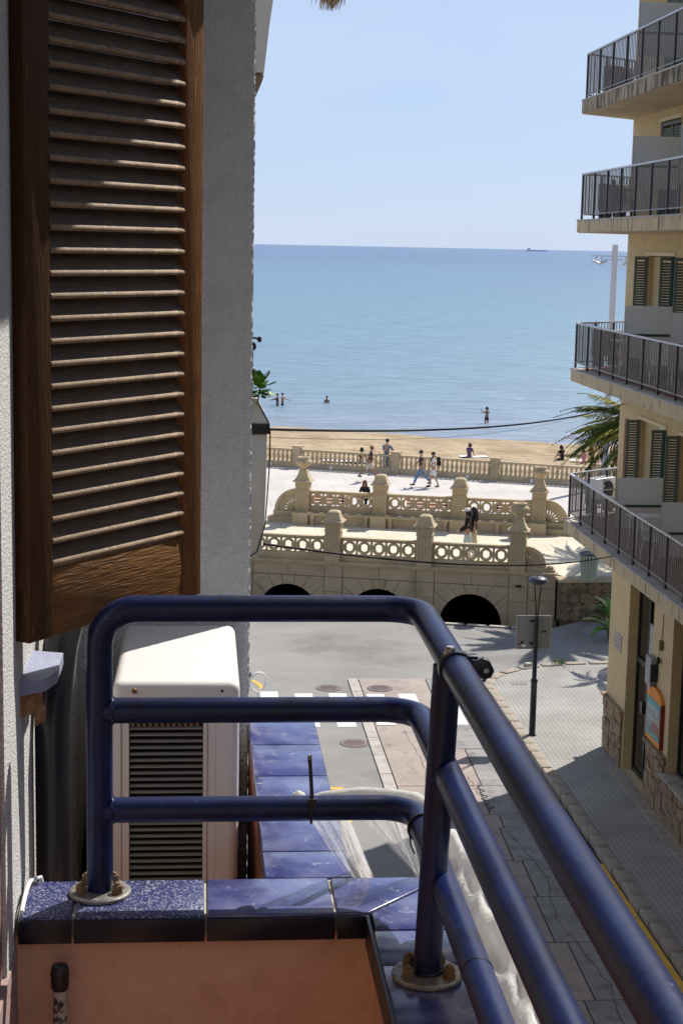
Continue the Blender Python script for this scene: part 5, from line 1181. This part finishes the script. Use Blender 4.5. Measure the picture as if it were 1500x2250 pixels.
    if hat == 'cap':
        MB().lathe([(.108 * k, .035 * k), (.106 * k, .08 * k), (.075 * k, .125 * k), (.02 * k, .14 * k)], hc, 14).prism([(-.07 * k + hc.x, .08 * k + hc.y), (.07 * k + hc.x, .08 * k + hc.y), (.05 * k + hc.x, .18 * k + hc.y), (-.05 * k + hc.x, .18 * k + hc.y)], hc.z + .03 * k, hc.z + .04 * k).build('cap', M_plain, t)
    return t, J
jeans = cloth('blue_jeans', (.12, .21, .38)); ljeans = cloth('pale_jeans', (.42, .52, .56)); blk = cloth('black_cloth', (.012, .012, .014)); wht = cloth('white_cloth', (.72, .70, .67)); khaki = cloth('khaki_shorts', (.52, .46, .38)); grb = cloth('grey_blue_shirt', (.16, .19, .28)); beige = cloth('beige_trousers', (.50, .40, .27)); dgr = cloth('charcoal_tee', (.035, .035, .045))
person((9.53, 82.85, .0), F_ANG, 'person in a grey-blue shirt and jeans leaning on the seaside balustrade', 1.74, lean=.22, thigh=(-.05, -.02), shin=(-.05, -.05), uarm=(.75, .7), farm=(1.25, 1.2), spread=(.18, .18), top=grb, sleeve=.95, bottom=jeans, shoe=blk)
person((8.38, 79.9, .0), -1.75, 'person in a straw hat, black top and pale shorts walking along the promenade', 1.74, lean=.14, thigh=(.55, -.5), shin=(.25, -.95), uarm=(-.3, .45), farm=(.2, .9), top=dgr, sleeve=.3, bottom=khaki, blen=.42, shoe=blk, hat='straw', sk=M_skin2)
person((10.72, 78.1, .0), 1.5, 'person in a dark T-shirt and blue jeans striding left beside the backpack wearer', 1.76, lean=.06, thigh=(.55, -.45), shin=(.35, -.75), uarm=(-.3, .5), farm=(.0, .7), top=dgr, sleeve=.3, bottom=jeans, shoe=blk)
t, J = person((11.28, 77.95, .0), 1.5, 'person in white T-shirt and white shorts with a black backpack walking left', 1.70, lean=.04, thigh=(-.25, .28), shin=(-.4, .1), uarm=(.3, -.15), farm=(.7, .2), top=wht, sleeve=.3, bottom=wht, blen=.42, shoe=blk)
bk = thing('backpack', 'black backpack worn on the back of the person in white', 'backpack', (11.28, 77.95, 0), 1.5)
MB().box(-.15, .15, -.32, -.15, 1.05, 1.48).build('bag', blk, bk, bevel=.05); MB().box(-.11, .11, -.36, -.321, 1.08, 1.28).build('pocket', blk, bk, bevel=.01)
for sx in (-.11, .11): MB().tube([(sx, -.16, 1.46), (sx, -.03, 1.53), (sx, .12, 1.42), (sx, .13, 1.25), (sx, -.1, 1.12)], .016, 6).build('strap', blk, bk)
person((7.35, 71.75, -.46), F_ANG * .6 + pi, 'person with red-brown hair in a black jacket sitting on a promenade bench', 1.66, True, lean=.18, thigh=(1.5, 1.5), shin=(.0, .1), uarm=(.35, .35), farm=(1.0, 1.0), spread=(.2, .2), top=blk, sleeve=1.0, bottom=blk, shoe=blk, hair=M_hairr, hlen=.24)
person((8.86, 52.9, DZ), 1.35, 'person in a white cap, black jacket and pale jeans walking left along the terrace', 1.66, True, lean=.03, thigh=(.22, -.25), shin=(.1, -.35), uarm=(.15, .25), farm=(1.1, .9), top=blk, sleeve=1.0, bottom=ljeans, shoe=wht, hat='cap', hlen=.16)
person((9.13, 53.35, DZ), 1.35, 'person with long dark hair and beige trousers walking behind the white cap', 1.64, True, lean=.02, thigh=(-.2, .2), shin=(-.3, .1), uarm=(.1, -.1), farm=(.3, .2), top=blk, sleeve=1.0, bottom=beige, shoe=wht, hlen=.48)
# bathers and beach
def bz(x, y):
    y0 = far_y(x) + .2; y1 = shore_y(x) + 5; v = (y - y0) / (y1 - y0); return -.55 - .95 * v ** 1.1 - (.95 * max(0, v - .86) * 5)
bik = cloth('dark_bikini', (.03, .02, .03)); redb = cloth('blue_shorts', (.10, .13, .42))
person((22.3, 126.0, -2.42), .3, 'person in a dark bikini standing knee-deep in the sea with arms raised', 1.68, True, uarm=(.9, .8), farm=(2.6, 2.5), spread=(.5, .5), sk=M_skin2, top=None, bottom=bik, blen=.3, hlen=.12)
person((6.55, 138.4, -2.72), 1.3, 'dark-haired person of the embracing couple in the sea, on the left', 1.70, uarm=(1.1, .8), farm=(1.3, 1.4), sk=M_skin2, bottom=bik, blen=.3, top=bik, sleeve=0)
person((6.98, 138.4, -2.72), -1.9, 'bare-skinned person of the embracing couple in the sea, on the right', 1.76, uarm=(1.0, 1.2), farm=(1.3, 1.3), bottom=bik, blen=.3)
person((10.95, 141.1, -3.15), 0, 'swimmer further out with only head and shoulders above the water', 1.72, sk=M_skin2)
person((26.25, 101.6, bz(26.2, 101.6)), 1.4, 'bare-chested person in blue shorts walking on the sand behind the palm', 1.80, lean=.05, thigh=(.4, -.4), shin=(.2, -.6), uarm=(-.3, .4), farm=(.1, .8), sk=mat('sunburnt_skin', (.50, .22, .16), .6), bottom=redb, blen=.42, hair=mat('fair_hair', (.3, .2, .1), .7))
for x, y, sk_, tp, lb, hh in ((21.7, 96.3, M_skin2, blk, 'person in black sitting up on the sand just left of the parasol', M_hairb), (23.3, 95.2, M_skin, blk, 'person in dark clothes sitting on the sand in front of the parasol', M_hairb), (24.4, 93.8, M_skin, cloth('pink_top', (.6, .25, .28)), 'person in a pink top sitting on the sand right of the parasol', M_hairb),
                           (16.1, 96.5, M_skin2, cloth('purple_top', (.12, .08, .2)), 'small figure with auburn hair sitting on the sand in the middle of the beach', M_hairr), (9.2, 92.2, M_skin, blk, 'person in black sitting on a white towel behind the left balusters', M_hairb), (22.6, 94.4, M_skin, cloth('pink_top', (.6, .25, .28)), 'person in a coral top lying back between the two dark figures', M_hairb)):
    person((x, y, bz(x, y) - .80), random.uniform(-.6, .6), lb, 1.68, True, lean=.15, thigh=(1.5, 1.45), shin=(1.1, 1.2), uarm=(.5, .4), farm=(.9, .9), sk=sk_, top=tp, sleeve=.3, bottom=tp, blen=.3, hair=hh, hlen=.15)
for x, y, lb in ((9.0, 92.4, 'white towel under the person in black, left of the walkers'), (7.9, 92.6, 'white towel spread on the sand behind the left end of the balustrade'), (22.9, 95.6, 'white towel under the figures by the parasol'), (16.4, 96.7, 'white towel under the small figure in the middle of the beach')):
    def tw(u_, v_, x=x, y=y): px = x + (u_ - .5) * 1.7; py = y + (v_ - .5) * .95; return (px, py, bz(px, py) + .09 + .02 * sin(u_ * 9) * cos(v_ * 7))
    tag(MB().grid(tw, 8, 6).build('beach_towel', M_plain), lb, 'towel', 'towels on the sand')
pr = thing('beach_parasol', 'pale lilac beach parasol open on the sand behind the balustrade', 'parasol', (23.45, 99.5, bz(23.45, 99.5)))
MB().tube([(0, 0, 0), (.05, 0, 1.5)], .02, 6).build('pole', M_plain, pr); MB().lathe([(.98, 1.08), (.99, 1.12), (.80, 1.28), (.45, 1.44), (.12, 1.52), (.02, 1.54)], n=8, smooth=False).build('canopy', cloth('lilac_cloth', (.62, .62, .78)), pr)
# sea marks
by = thing('buoy', 'tiny white buoy floating far out on the right', 'buoy', (72, 296, -2)); MB().lathe([(.1, -.2), (.5, 0), (.45, .4), (.12, .8), (.1, 1.5), (.02, 1.52)], n=12).build('float', M_plain, by)
sp = thing('cargo_ship', 'tiny hazy cargo ship on the horizon at the upper right', 'ship', (1900, 9300, -2.0), -.05)
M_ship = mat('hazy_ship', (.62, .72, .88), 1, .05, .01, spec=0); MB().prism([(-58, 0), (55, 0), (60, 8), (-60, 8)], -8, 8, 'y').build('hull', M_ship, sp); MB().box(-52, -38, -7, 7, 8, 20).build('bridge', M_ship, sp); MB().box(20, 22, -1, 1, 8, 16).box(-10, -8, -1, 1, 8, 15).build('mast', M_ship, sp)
print('all done', len(bpy.data.objects))
